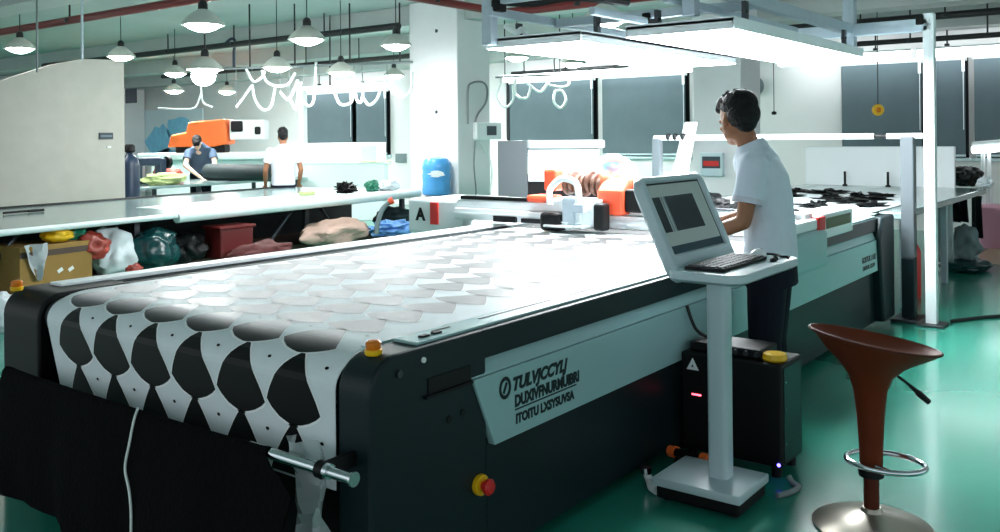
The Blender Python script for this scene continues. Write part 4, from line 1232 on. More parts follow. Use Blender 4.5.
    hb((0, 0.066, 0.082), (0.058, 0.036, 0.03)); hb((0.02, 0.082, 0.07), (0.03, 0.026, 0.024)); hb((-0.025, 0.08, 0.072), (0.028, 0.024, 0.022))
    obj('hair', fused(bm, min(voxel, 0.006), 1), K['hair'], t, True, world=False, angle=3)
    return t

op = dict(
    head_size=1.08, head=(0.015, 0.16, 1.57), head_rot=(-0.2, 0.0, -0.78), neck=(0, 0.1, 1.448),
    torso=[(0, 0.0, 0.885, 0.178, 0.128), (0, 0.0, 0.98, 0.172, 0.122), (0, 0.005, 1.08, 0.168, 0.12), (0, 0.02, 1.19, 0.18, 0.125), (0, 0.035, 1.3, 0.186, 0.12), (0, 0.055, 1.375, 0.16, 0.1), (0, 0.07, 1.415, 0.1, 0.072)],
    hip=0.9, shoulder=1.38, sleeve=0.66,
    armL=[(-0.185, 0.045, 1.355), (-0.235, 0.085, 1.085), (-0.14, 0.31, 0.995)], armR=[(0.185, 0.045, 1.355), (0.235, 0.085, 1.1), (0.13, 0.32, 1.035)],
    legL=[(-0.09, 0, 0.88), (-0.1, 0.015, 0.48), (-0.11, -0.02, 0.08)], legR=[(0.09, 0, 0.88), (0.1, 0.02, 0.48), (0.11, 0.0, 0.08)])
person('young man with black hair in a pale blue polo shirt working at the console', (4.37, 1.645, 0), 0.2, op,
       dict(skin=K['skin'], shirt=K['shirt'], trousers=K['trousers'], shoe=K['black'], cuff=K['shirt_white']), 0.0065)
bm = BM(); b_ = None
w2 = dict(
    head=(0, 0.04, 1.585), head_rot=(-0.2, 0, 0), neck=(0, 0.0, 1.455),
    torso=[(0, 0.0, 0.86, 0.185, 0.13), (0, 0.0, 1.0, 0.178, 0.125), (0, 0.0, 1.12, 0.182, 0.125), (0, 0.0, 1.26, 0.198, 0.125), (0, 0.0, 1.36, 0.195, 0.11), (0, 0.0, 1.43, 0.12, 0.08)],
    hip=0.9, shoulder=1.38, sleeve=0.6,
    armL=[(-0.2, 0.0, 1.36), (-0.27, -0.02, 1.09), (-0.26, 0.12, 0.87)], armR=[(0.2, 0.0, 1.36), (0.27, -0.02, 1.09), (0.25, 0.12, 0.88)],
    legL=[(-0.09, 0, 0.88), (-0.1, 0.01, 0.48), (-0.11, -0.02, 0.08)], legR=[(0.09, 0, 0.88), (0.1, 0.01, 0.48), (0.11, -0.02, 0.08)])
pw = person('person in a white short sleeved shirt seen from behind at the far table', (8.56, 10.42, 0), -0.6, w2,
       dict(skin=K['skin'], shirt=K['shirt_white'], trousers=K['trousers'], shoe=K['black']), 0.012)
pw.scale = (0.93, 0.95, 0.97)
w1 = dict(
    head=(0.06, 0.36, 1.44), head_rot=(-0.95, 0, -0.1), neck=(0.03, 0.26, 1.36),
    torso=[(0, 0.0, 0.9, 0.18, 0.13), (0, 0.02, 1.02, 0.185, 0.135), (0, 0.08, 1.16, 0.2, 0.14), (0, 0.14, 1.28, 0.21, 0.145), (0.0, 0.2, 1.36, 0.18, 0.11), (0, 0.22, 1.41, 0.1, 0.07)],
    hip=0.9, shoulder=1.3, sleeve=0.5,
    armL=[(-0.2, 0.2, 1.28), (-0.24, 0.38, 1.06), (-0.13, 0.55, 0.86)], armR=[(0.2, 0.2, 1.28), (0.26, 0.36, 1.06), (0.02, 0.55, 0.86)],
    legL=[(-0.09, 0, 0.88), (-0.1, 0.01, 0.48), (-0.11, -0.02, 0.08)], legR=[(0.09, 0, 0.88), (0.1, 0.01, 0.48), (0.11, -0.02, 0.08)])
person('person in a slate blue shirt leaning over the far table with arms reaching down', (9.72, 14.1, 0), 2.55, w1,
       dict(skin=K['skin_pale'], shirt=K['shirt_slate'], trousers=K['trousers'], shoe=K['black']), 0.012)

# ================================================================== LONG TABLE ON THE LEFT
A = Vector((2.2, 7.34, 0)); u = Vector((0.992, 0.128, 0)).normalized(); n = Vector((-u.y, u.x, 0))
LT = 6.95
def tp(a, b, z): return A + u * a + n * b + Vector((0, 0, z))
lt = thing('work_table', 'long white topped work table with clutter stored beneath at the left', 'table', tp(0, 0, 0))
bm = BM(); prism(bm, [tp(0, 0.05, 0.765), tp(LT, 0.05, 0.765), tp(LT, 2.25, 0.765), tp(0, 2.25, 0.765)], (0, 0, 0.035), bev=0.006); obj('tabletop', bm, K['table_grey'], lt)
bm = BM(); tube(bm, [tp(0, 0.04, 0.775), tp(2.9, 0.04, 0.775)], 0.027, 14); obj('front_edge', bm, K['table_white'], lt, True)
bm = BM(); tube(bm, [tp(2.9, 0.04, 0.755), tp(LT, 0.04, 0.755)], 0.052, 14); obj('front_edge', bm, K['table_white'], lt, True)
bm = BM(); prism(bm, [tp(3.2, 0.05, 0.8005), tp(LT, 0.05, 0.8005), tp(LT, 1.0, 0.8005), tp(3.2, 1.0, 0.8005)], (0, 0, 0.004)); obj('white_cover', bm, K['table_white'], lt)
bm = BM(); tube(bm, [tp(0, 2.27, 0.8), tp(LT, 2.27, 0.8)], 0.022, 10); obj('back_rail', bm, K['black'], lt, True)
for a in (0.25, 2.6, 4.95, 6.85):
    for b in (0.25, 2.05):
        bm = BM(); p = tp(a, b, 0); box(bm, (p.x - 0.03, p.y - 0.03, 0), (p.x + 0.03, p.y + 0.03, 0.765), 0.006); obj('leg', bm, K['darksteel'], lt)
for a, b in ((1.05, 1.5), (2.1, 1.65), (4.35, 4.85), (5.6, 5.2)):
    bm = BM(); tube(bm, [tp(b, 0.3, 0.75), tp(a, 0.3, 0.3)], 0.022, 8); obj('brace', bm, K['darksteel'], lt)
bm = BM(); prism(bm, [tp(1.8, 0.2, 0.26), tp(LT - 0.1, 0.2, 0.26), tp(LT - 0.1, 1.14, 0.26), tp(1.8, 1.14, 0.26)], (0, 0, 0.03)); obj('lower_shelf', bm, K['shelf'], lt)
bm = BM(); prism(bm, [tp(1.8, 0.19, 0.02), tp(LT - 0.1, 0.19, 0.02), tp(LT - 0.1, 0.19, 0.285), tp(1.8, 0.19, 0.285)], n * 0.02); obj('shelf_front', bm, K['shelf'], lt)
bm = BM(); prism(bm, [tp(0.1, 1.15, 0.05), tp(LT - 0.05, 1.15, 0.05), tp(LT - 0.05, 1.15, 0.762), tp(0.1, 1.15, 0.762)], n * 0.02); obj('under_shade_board', bm, K['black'], lt)  # black sheet added as painted shade behind the bags under the table
# second table behind, where the two people work
B0 = Vector((6.2, 12.15, 0))
def tq(a, b, z): return B0 + u * a + n * b + Vector((0, 0, z))
t2 = thing('work_table', 'second grey work table between the two far workers', 'table', tq(0, 0, 0))
bm = BM(); prism(bm, [tq(0, 0, 0.77), tq(4.9, 0, 0.77), tq(4.9, 1.35, 0.77), tq(0, 1.35, 0.77)], (0, 0, 0.04), bev=0.006); obj('tabletop', bm, K['table_grey'], t2)
for a in (0.2, 2.5, 4.75):
    for b in (0.15, 1.2):
        bm = BM(); p = tq(a, b, 0); box(bm, (p.x - 0.03, p.y - 0.03, 0), (p.x + 0.03, p.y + 0.03, 0.77), 0.006); obj('leg', bm, K['darksteel'], t2)

def bag(name, px, py_, d, r, mk, label, cat='bag', seed=1, amp=0.35, freq=4, sub=4, rz=0.0, onz=None, group=None):
    c = at_d(px, py_, d)
    r = Vector(r)
    if onz is not None:
        c.z = onz + r.z * 0.82
    bm = BM()
    ball(bm, (0, 0, 0), r, rot=Matrix.Rotation(rz, 3, 'Z'), sub=sub, amp=amp, freq=freq, seed=seed, flat=-r.z * 0.82)
    bmesh.ops.translate(bm, vec=c, verts=bm.verts)
    zmin = min(v.co.z for v in bm.verts)
    o = obj(name, bm, K[mk], None, True, angle=1.0)
    pivot(o, (c.x, c.y, zmin))
    return tag(o, label, cat, group)
# cardboard box
p = at_d(39, 260, 7.75); p.z = 0
cb = thing('cardboard_box', 'brown cardboard box under the left end of the long table', 'box', (p.x, p.y, 0))
M_ = Matrix.Rotation(0.128, 3, 'Z')
bm = BM(); box(bm, (-0.33, -0.25, 0.0), (0.33, 0.25, 0.64), 0.006, rot=M_); bmesh.ops.translate(bm, vec=p, verts=bm.verts); obj('carton', bm, K['card'], cb)
bm = BM(); box(bm, (-0.33, -0.252, 0.55), (0.33, -0.249, 0.6), rot=None); bmesh.ops.rotate(bm, cent=(0, 0, 0), matrix=M_, verts=bm.verts); bmesh.ops.translate(bm, vec=p, verts=bm.verts); obj('parcel_tape', bm, K['shelf'], cb)
bm = BM()
for x in (0.0, 0.1):
    box(bm, (x, -0.254, 0.4), (x + 0.05, -0.25, 0.43), rot=Matrix.Rotation(-0.5, 3, 'Y'))
bmesh.ops.rotate(bm, cent=(0, 0, 0), matrix=M_, verts=bm.verts); bmesh.ops.translate(bm, vec=p, verts=bm.verts); obj('handling_mark', bm, K['sign_white'], cb)
bag('plastic_bag', 57, 243, 7.75, (0.12, 0.12, 0.065), 'yellow', 'yellow bag lying on top of the brown cardboard box', onz=0.645, seed=3)
bag('plastic_bag', 74, 236, 7.95, (0.12, 0.1, 0.06), 'greenbag', 'green bag on the box behind the yellow bag', onz=0.645, seed=4)
# white cloth draped over the box front
bm = BM()
c0 = cb.location + M_ @ Vector((-0.2, -0.268, 0.6)); gr = []
for k in range(9):
    v = k / 8
    row = []
    for j in range(7):
        w = j / 6 - 0.5
        wid = 0.26 * (1 - v) ** 0.6 * 0.75 + 0.04
        row.append(c0 + u * (w * wid + 0.03 * v) + Vector((0, -0.015 * math.sin(j * 2 + k), 0.06 - v * 0.3)) - n * 0.02 * math.sin(w * 9))
    gr.append(row)
vr = [[bm.verts.new(q) for q in r] for r in gr]
for a, b in zip(vr, vr[1:]):
    for j in range(6): bm.faces.new((a[j], a[j + 1], b[j + 1], b[j]))
bmesh.ops.solidify(bm, geom=bm.faces[:], thickness=0.012)
o = obj('cloth', bm, K['whitebag'], None, True); pivot(o, c0); tag(o, 'white cloth hanging down the front of the cardboard box', 'cloth')
bag('plastic_bag', 91, 232, 8.0, (0.15, 0.12, 0.13), 'redbag', 'red orange bag hung under the table right of the box', onz=0.46, seed=7)
bag('plastic_bag', 112, 262, 8.3, (0.2, 0.15, 0.22), 'whitebag', 'white plastic bag on the shelf right of the cardboard box', onz=0.295, seed=8)
bag('plastic_bag', 153, 240, 8.6, (0.25, 0.2, 0.2), 'tealbag', 'large dark teal plastic bag on the table shelf', onz=0.295, seed=9, amp=0.25)
bag('plastic_bag', 134, 263, 8.2, (0.07, 0.06, 0.05), 'redbag', 'small red bag at the foot of the dark teal bag', onz=0.295, seed=10)
bag('plastic_bag', 186, 243, 9.0, (0.22, 0.16, 0.15), 'black', 'black plastic bag right of the dark teal bag', onz=0.295, seed=12, amp=0.5)
# red box
p = at_d(229, 232, 9.3)
t = thing('storage_crate', 'dark red crate on the table shelf right of the black bag', 'crate', (p.x, p.y, 0.295))
bm = BM(); box(bm, (p.x - 0.2, p.y - 0.14, 0.295), (p.x + 0.2, p.y + 0.14, 0.6), 0.02); obj('crate_body', bm, K['darkred'], t)
bm = BM(); box(bm, (p.x - 0.22, p.y - 0.16, 0.6), (p.x + 0.22, p.y + 0.16, 0.63), 0.01); obj('crate_rim', bm, K['darkred'], t)
bag('cloth_bundle', 262, 248, 9.1, (0.34, 0.2, 0.1), 'maroon', 'dark maroon cloth bundle in front of the red crate', 'cloth', seed=13, onz=0.295)
bag('cloth_bundle', 335, 240, 10.6, (0.5, 0.3, 0.15), 'pinkcloth', 'dusty pink cloth bundle heaped on the table shelf', 'cloth', seed=14, onz=0.295, amp=0.3, rz=0.2)
bag('plastic_bag', 393, 232, 11.4, (0.34, 0.2, 0.09), 'bluebag', 'crumpled blue bag at the right end of the shelf', seed=16, onz=0.295, amp=0.6, freq=7)
bag('cloth_bundle', 394, 218, 12.1, (0.3, 0.22, 0.16), 'rolldark', 'dark grey cloth bundle behind the blue bag', 'cloth', seed=17, onz=0.295)
t = thing('hose', 'grey hose with a red orange end leaning under the long table', 'hose', (8.2, 8.5, 0.4))
pts = [at_d(x, y, 11.0) for x, y in ((376, 234), (378, 222), (382, 210), (389, 202))]
bm = BM(); tube(bm, spline(pts, 5), 0.03, 10); obj('hose_pipe', bm, K['greycloth'], t, True)
bm = BM(); tube(bm, [pts[-1], at_d(393, 200, 11.0)], [0.04, 0.045], 12); obj('hose_end', bm, K['redorange'], t, True)
bag('plastic_bag', 4, 278, 7.2, (0.13, 0.1, 0.16), 'whitebag', 'pale plastic bag at the far left edge beside the machine corner', seed=19, onz=0.0)

# things on the tables
bag('cloth_bundle', 165, 184, 14.2, (0.35, 0.25, 0.1), 'yellowgreen', 'pale green cloth bundle on the far table before the bent worker', 'cloth', seed=20, onz=0.81)
t = thing('cloth_roll', 'thick dark green cloth roll lying on the far table', 'roll', at_d(238, 178, 15.2))
a, b = at_d(208, 169, 15.6), at_d(272, 168, 14.9); a.z = b.z = 0.81 + 0.14
bm = BM(); tube(bm, [a, b], 0.14, 24); obj('roll_body', bm, K['rolldark'], t, True)
dd = (b - a).normalized()
bm = BM(); tube(bm, [a - dd * 0.08, b + dd * 0.08], 0.035, 12); obj('roll_core', bm, K['card'], t, True)
bag('cloth_bundle', 167, 166, 15.6, (0.3, 0.18, 0.12), 'redbag', 'red cloth bundle behind the pale green cloth', 'cloth', seed=22, onz=0.81)
for i, (px, d, lab) in enumerate(((130, 12.9, 'dark blue gas bottle standing at the end of the partition'), )):
    p = at_d(px, 190, d)
    t = thing('gas_bottle', lab, 'bottle', (p.x, p.y, 0))
    bm = BM(); lathe(bm, [(0.0, 0.0), (0.13, 0.0), (0.135, 0.03), (0.135, 1.15), (0.11, 1.24), (0.05, 1.3), (0.04, 1.34), (0, 1.34)], 24, (p.x, p.y, 0)); obj('bottle_body', bm, K['tank'], t, True)
    bm = BM(); lathe(bm, [(0.05, 1.33), (0.075, 1.35), (0.075, 1.42), (0.05, 1.45), (0, 1.45)], 16, (p.x, p.y, 0)); obj('valve_cap', bm, K['black'], t, True)
t = thing('sewing_machine', 'dark sewing machine on the far table beside the blue bottle', 'machine', at_d(148, 180, 13.6))
c = at_d(150, 176, 14.6); c.z = 0.81
bm = BM(); box(bm, c + Vector((-0.3, -0.12, 0)), c + Vector((0.3, 0.12, 0.06)), 0.02); obj('machine_bed', bm, K['black'], t)
bm = BM(); box(bm, c + Vector((0.12, -0.08, 0.06)), c + Vector((0.26, 0.08, 0.4)), 0.03); box(bm, c + Vector((-0.26, -0.07, 0.28)), c + Vector((0.2, 0.07, 0.42)), 0.04); box(bm, c + Vector((-0.28, -0.06, 0.08)), c + Vector((-0.16, 0.06, 0.34)), 0.02); obj('machine_arm', bm, K['tank'], t)
bm = BM(); lathe(bm, [(0, -0.03), (0.1, -0.03), (0.1, 0.03), (0, 0.03)], 18); bmesh.ops.rotate(bm, cent=(0, 0, 0), matrix=Matrix.Rotation(PI / 2, 3, 'Y'), verts=bm.verts); bmesh.ops.translate(bm, vec=c + Vector((0.32, 0, 0.33)), verts=bm.verts); obj('hand_wheel', bm, K['black'], t, True)
# orange covered machine behind
c = at_d(203, 150, 18.6); c.z = 0
em = thing('embroidery_machine', 'large machine under a bright orange cover in front of the far wall', 'machine', c)
def rel(x, y, z):   # x along image right, y away
    return c + R0 * x + Vector((FW.x, FW.y, 0)) * y + Vector((0, 0, z))
def rprism(pts2, y0, y1):
    b = BM(); prism(b, [rel(x, y0, z) for x, z in pts2], Vector((FW.x, FW.y, 0)) * (y1 - y0), bev=0.03); return b
obj('orange_cover', rprism([(-0.62, 1.36), (-0.55, 1.6), (-0.25, 1.66), (-0.2, 1.86), (0.55, 1.92), (0.58, 1.42), (0.3, 1.36)], -0.3, 0.3), K['orange'], em)
obj('machine_base', rprism([(-1.0, 0.0), (1.9, 0.0), (1.9, 1.1), (-1.0, 1.1)], -0.2, 0.4), K['white'], em)
obj('machine_table', rprism([(-1.2, 1.1), (2.1, 1.1), (2.1, 1.24), (-1.2, 1.24)], -0.4, 0.5), K['table_white'], em)
obj('machine_neck', rprism([(-0.5, 1.24), (0.5, 1.24), (0.5, 1.4), (-0.5, 1.4)], -0.2, 0.2), K['black'], em)
obj('head_unit', rprism([(0.6, 1.5), (1.3, 1.5), (1.3, 1.9), (0.6, 1.9)], -0.2, 0.25), K['white'], em)
bm = BM(); merge(bm, rprism([(0.64, 1.66), (0.88, 1.66), (0.88, 1.88), (0.64, 1.88)], -0.24, -0.19)); obj('control_screen', bm, K['black'], em)
bm = BM(); merge(bm, rprism([(1.12, 1.6), (1.24, 1.6), (1.24, 1.76), (1.12, 1.76)], -0.24, -0.19)); obj('dial_plate', bm, K['black'], em)
# blue map poster on the wall
p0, p1 = at_x(143, 152, 14.985), at_x(203, 108, 14.985)
bm = BM(); box(bm, (14.97, min(p0.y, p1.y), p0.z - 0.25), (14.998, max(p0.y, p1.y), p1.z), 0.01)
mp = thing('wall_map', 'large pale blue map poster on the far wall behind the orange machine', 'poster', (14.985, (p0.y + p1.y) / 2, p0.z))
obj('map_sheet', bm, K['bluelight'], mp)
random.seed(4)
bm = BM()
for cx, cz, sx, sz in ((0.3, 0.25, 0.3, 0.5), (0.62, 0.55, 0.28, 0.35), (0.45, -0.1, 0.25, 0.25)):
    yc = p0.y + (p1.y - p0.y) * cx; zc = p0.z + (p1.z - p0.z) * cz; wd = abs(p1.y - p0.y) * sx; hh = (p1.z - p0.z) * sz
    prism(bm, [(14.969, yc + wd * (0.75 + 0.35 * noise.noise(Vector((a * 0.9, cx * 9, 1)))) * math.cos(2 * PI * a / 16), zc + hh * (0.75 + 0.35 * noise.noise(Vector((a * 0.9, 4, cx * 7)))) * math.sin(2 * PI * a / 16)) for a in range(16)], (-0.002, 0, 0))
obj('map_land', bm, K['bluemid'], mp)
# blue plate on the far pillar, plates on the partition
p = at_x(131, 96, 14.28)
bm = BM(); box(bm, (14.27, p.y - 0.28, p.z - 0.2), (14.3, p.y + 0.28, p.z + 0.2), 0.008); o = obj('wall_plate', bm, K['tank'], None); pivot(o, p); tag(o, 'blue plate high on the far pillar next to the partition edge', 'plate')
p = at_y(106, 136, 11.74)
t = thing('switch_plate', 'small dark plate on the right part of the partition', 'plate', p)
bm = BM(); box(bm, (p.x - 0.1, 11.73, p.z - 0.045), (p.x + 0.1, 11.75, p.z + 0.045), 0.004); obj('plate_body', bm, K['sign_dark'], t)
bm = BM(); box(bm, (p.x - 0.08, 11.728, p.z - 0.01), (p.x + 0.08, 11.731, p.z + 0.01)); obj('plate_window', bm, K['screen_light'], t)
p = at_y(109, 147, 11.74)
bm = BM(); box(bm, (p.x - 0.03, 11.735, p.z - 0.012), (p.x + 0.03, 11.75, p.z + 0.012), 0.002); o = obj('wall_socket', bm, K['sign_white'], None); pivot(o, p); tag(o, 'tiny socket under the dark plate on the partition', 'socket')
# white cutting counter behind the standing worker
c = at_d(335, 178, 16.6); c.z = 0
wc = thing('counter', 'long white counter with a shelf behind the standing worker', 'counter', c)
bm = BM(); prism(bm, [rel2 for rel2 in (c - R0 * 1.2 + Vector((0, 0, 0)), c + R0 * 0.9, c + R0 * 0.9 + Vector((0, 0, 1.02)), c - R0 * 1.2 + Vector((0, 0, 1.02)))], Vector((FW.x, FW.y, 0)) * 0.6, bev=0.01); obj('cabinet', bm, K['white'], wc)
bm = BM(); prism(bm, [c - R0 * 1.3 + Vector((0, 0, 1.02)), c + R0 * 0.95 + Vector((0, 0, 1.02)), c + R0 * 0.95 + Vector((0, 0, 1.06)), c - R0 * 1.3 + Vector((0, 0, 1.06))], Vector((FW.x, FW.y, 0)) * 0.7); obj('countertop', bm, K['table_white'], wc)
bm = BM(); prism(bm, [c - R0 * 1.15 + FW * 0.6 + Vector((0, 0, 1.06)), c + R0 * 0.85 + FW * 0.6 + Vector((0, 0, 1.06)), c + R0 * 0.85 + FW * 0.6 + Vector((0, 0, 1.42)), c - R0 * 1.15 + FW * 0.6 + Vector((0, 0, 1.42))], Vector((FW.x, FW.y, 0)) * 0.1, bev=0.01); obj('back_shelf', bm, K['white'], wc)
# small clutter on the right end of the long table
def onlt(px, py_): return at_z(px, py_, 0.806)
p = at_d(347, 187, 12.6); p.z = 0.8
bag('tool_pile', 346, 184, 11.6, (0.13, 0.1, 0.07), 'black', 'dark heap of small tools on the long table before the counter', 'tools', seed=31, amp=0.8, freq=8, onz=0.805)
bag('tape_heap', 372, 184, 11.9, (0.09, 0.08, 0.08), 'greenbag', 'small green tape heap on the long table', 'tape', seed=32, amp=0.4, freq=6, onz=0.805)
bag('plastic_bag', 388, 185, 12.1, (0.16, 0.12, 0.07), 'whitebag', 'clear crumpled bag at the right end of the long table', seed=33, amp=0.5, freq=6, onz=0.805)
p = at_d(307, 190, 11.2); p.z = 0.806
bm = BM(); box(bm, p + Vector((-0.09, -0.05, 0)), p + Vector((0.09, 0.05, 0.05)), 0.01); o = obj('note_pad', bm, K['yellowgreen'], None); pivot(o, p); tag(o, 'pale yellow green pad on the long table beside the standing worker', 'pad')
t = thing('acrylic_case', 'clear greenish open case on the counter right end', 'case', at_d(388, 172, 15.4))
c2 = c + R0 * 0.72 + FW * 0.25 + Vector((0, 0, 1.06))
bm = BM(); box(bm, c2 + Vector((-0.2, -0.2, 0)), c2 + Vector((0.2, 0.2, 0.02)), 0.004); obj('case_base', bm, K['yellowgreen'], t)
bm = BM(); box(bm, c2 + Vector((-0.2, 0.18, 0.02)), c2 + Vector((0.2, 0.2, 0.3)), 0.004); box(bm, c2 + Vector((-0.2, -0.2, 0.02)), c2 + Vector((-0.18, 0.18, 0.3)), 0.004); obj('case_panel', bm, K['film'], t)
p = at_d(384, 157, 15.9)
# grey plate on the pillar side wall
p = at_x(401, 158, 14.98)
bm = BM(); box(bm, (14.96, p.y - 0.16, p.z - 0.1), (15.0, p.y + 0.16, p.z + 0.1), 0.006); o = obj('wall_plate', bm, K['greycloth'], None); pivot(o, p); tag(o, 'grey wall plate just left of the blue jug pillar', 'plate')
# scissors-like bar on the near left end of the table
p = onlt(18, 213)
bm = BM(); tube(bm, [p + Vector((-0.15, -0.03, 0.012)), p + Vector((0.22, 0.06, 0.012))], 0.012, 8); tube(bm, [p + Vector((0.1, 0.0, 0.012)), p + Vector((0.26, 0.02, 0.012))], 0.014, 8); o = obj('scissors', bm, K['black'], None, True); pivot(o, p); tag(o, 'dark shears lying on the left end of the long table', 'tool')

# ================================================================== AROUND THE WHITE PILLAR
p = at_x(437, 232, 9.3); jx, jy = 9.3, p.y
wd = thing('water_dispenser', 'white water dispenser carrying a blue water jug before the white pillar', 'dispenser', (jx, jy, 0))
bm = BM(); box(bm, (jx - 0.15, jy - 0.16, 0.0), (jx + 0.15, jy + 0.16, 0.71), 0.02); obj('dispenser_body', bm, K['white'], wd)
bm = BM(); box(bm, (jx - 0.17, jy - 0.06, 0.55), (jx - 0.15, jy + 0.06, 0.6), 0.005); obj('tap', bm, K['sign_dark'], wd)
wj = thing('water_jug', 'large blue water jug standing in front of the white pillar', 'jug', (jx, jy, 0.715))
JZ = 0.715 - 0.78
bm = BM(); lathe(bm, [(0.0, 0.78), (0.15, 0.785), (0.19, 0.8), (0.195, 0.86), (0.185, 0.95), (0.19, 1.0), (0.195, 1.06), (0.185, 1.1), (0.195, 1.15), (0.195, 1.22), (0.15, 1.28), (0.06, 1.3), (0.0, 1.3)], 28, (jx, jy, JZ)); jb = obj('jug_body', bm, K['bluejug'], wj, True)
bm = BM()
nrm = Vector((-jx, -jy, 0)).normalized(); sd = Vector((-nrm.y, nrm.x, 0))
for k in range(9):
    pass
pts = [Vector((jx, jy, 1.08 + JZ)) + nrm * 0.195 + sd * (0.1 * math.cos(2 * PI * k / 14) * (1 + 0.3 * math.sin(3 * k))) + Vector((0, 0, 0.045 * math.sin(2 * PI * k / 14))) for k in range(14)]
prism(bm, pts, nrm * 0.006); obj('jug_label', bm, K['sign_white'], wj)
# control box and cables on the pillar's right face
py_f = 7.9
p = at_y(485, 131, py_f)
pc_ = thing('control_box', 'cream control box with a dark display on the pillar', 'box', p)
bm = BM(); box(bm, (p.x - 0.28, 7.82, p.z - 0.12), (p.x + 0.28, 7.898, p.z + 0.12), 0.012); obj('box_body', bm, K['white'], pc_)
bm = BM(); box(bm, (p.x - 0.06, 7.815, p.z - 0.06), (p.x + 0.16, 7.822, p.z + 0.07), 0.003); obj('box_display', bm, K['sign_dark'], pc_)
def ycable(pix, r, mk, label, Y=7.87):
    pts = [at_y(x, y, Y) for x, y in pix]
    wire('cable', pts, r, mk, label)
ycable([(468, 124), (468, 90), (472, 83), (482, 82), (487, 88), (486, 102), (478, 114), (475, 123)], 0.014, 'cable_grey', 'grey cable looped above the control box on the pillar')
ycable([(475, 141), (474, 165), (476, 190), (475, 200)], 0.01, 'cable_grey', 'grey cable dropping straight down from the control box')
ycable([(480, 141), (490, 160), (492, 178), (489, 194)], 0.01, 'cable_white', 'pale cable bowing down right of the control box')
for px, py_, lab in ((437, 31, 'dark hook high on the white pillar face'), (437, 112, 'brown stained hook in the middle of the white pillar face')):
    p = at_x(px, py_, 9.49); bm = BM(); ball(bm, p, (0.02, 0.03, 0.03), sub=2); tube(bm, [p, p + Vector((-0.03, 0, -0.02)), p + Vector((-0.03, 0, 0.02))], 0.008, 6); o = obj('wall_hook', bm, K['sign_dark'], None, True); pivot(o, p); tag(o, lab, 'hook')

# ================================================================== CABINETS BEYOND THE BED
c = at_d(508, 200, 9.2); c.z = 0
gc = thing('cabinet', 'tall grey steel cabinet between the pillar and the cutting head', 'cabinet', c)
def cabp(x0, x1, z0, z1, y0, y1, bev=0.008):
    b = BM(); prism(b, [c + R0 * x0 + FW * y0 + Vector((0, 0, z0)), c + R0 * x1 + FW * y0 + Vector((0, 0, z0)), c + R0 * x1 + FW * y0 + Vector((0, 0, z1)), c + R0 * x0 + FW * y0 + Vector((0, 0, z1))], FW * (y1 - y0), bev=bev); return b
obj('cabinet_body', cabp(-0.1, 0.2, 0.0, 1.46, 0.0, 0.5), K['postgrey'], gc)
obj('cabinet_edge', cabp(-0.13, -0.1, 0.0, 1.44, -0.01, 0.4), K['white'], gc)
c = at_d(562, 200, 9.7); c.z = 0
wb = thing('cabinet', 'wide white cabinet with a sloped lid behind the cutting head', 'cabinet', c)
obj('cabinet_body', cabp(-0.36, 0.4, 0.0, 1.08, 0.0, 0.6), K['black'], wb)
obj('cabinet_front', cabp(-0.36, 0.4, 1.02, 1.36, -0.03, 0.02), K['white'], wb)
obj('cabinet_lid', cabp(-0.36, 0.46, 1.37, 1.46, -0.05, 0.5, 0.02), K['white'], wb)
# panel with red sign and plates on the far pillar
p = at_x(713, 163, 11.58)
t = thing('fuse_box', 'pale fuse box with a red label on the pillar left of the operator', 'box', p)
bm = BM(); box(bm, (11.52, p.y - 0.16, p.z - 0.18), (11.598, p.y + 0.16, p.z + 0.14), 0.01); obj('box_body', bm, K['sill'], t)
bm = BM(); box(bm, (11.515, p.y - 0.13, p.z - 0.07), (11.522, p.y + 0.13, p.z + 0.09), 0.003); lb = obj('box_label', bm, K['sign_dark'], t)
bm = BM(); box(bm, (11.511, p.y - 0.11, p.z - 0.04), (11.516, p.y + 0.11, p.z + 0.03)); obj('label_band', bm, K['red'], lb)
p = at_x(752, 86, 14.9)
t = thing('wall_fitting', 'small round grey fitting on the back wall above the operator', 'fitting', p)
bm = BM(); cyl(bm, (14.8, p.y, p.z), (15.0, p.y, p.z), 0.14, 0.17, 24); obj('fitting_body', bm, K['greycloth'], t, True)
bm = BM(); cyl(bm, (14.78, p.y, p.z), (14.8, p.y, p.z), 0.09, 0.1, 24); obj('fitting_front', bm, K['white'], t, True)
p = at_x(774, 112, 14.6)
t = thing('pull_switch', 'thin pull cord switch hanging right of the operator head', 'switch', p)
bm = BM(); cyl(bm, p, (p.x, p.y, 3.0), 0.007, seg=6); obj('cord', bm, K['cable_black'], t)
bm = BM(); lathe(bm, [(0, -0.05), (0.04, -0.04), (0.04, 0.0), (0, 0.02)], 12, p); obj('pull_knob', bm, K['black'], t, True)
p = at_d(878, 110, 12.0)
t = thing('hanging_disc', 'yellow disc hanging on a thin cord before the dark blind', 'sign', p)
bm = BM(); lathe(bm, [(0.0, -0.02), (0.07, -0.02), (0.078, -0.01), (0.078, 0.01), (0.07, 0.02), (0.0, 0.02)], 24)
bmesh.ops.rotate(bm, cent=(0, 0, 0), matrix=Matrix.Rotation(PI / 2, 3, 'X') , verts=bm.verts)
bmesh.ops.rotate(bm, cent=(0, 0, 0), matrix=Matrix.Rotation(-math.atan2(FW.x, FW.y), 3, 'Z'), verts=bm.verts); bmesh.ops.translate(bm, vec=p, verts=bm.verts); obj('disc', bm, K['yellow'], t, True)
bm = BM(); ball(bm, p - Vector((FW.x, FW.y, 0)) * 0.02, (0.03, 0.03, 0.035), sub=2); obj('disc_center', bm, K['amber'], t, True)
bm = BM(); cyl(bm, p + Vector((0, 0, 0.07)), (p.x, p.y, 3.4), 0.006, seg=6); obj('cord', bm, K['cable_black'], t)

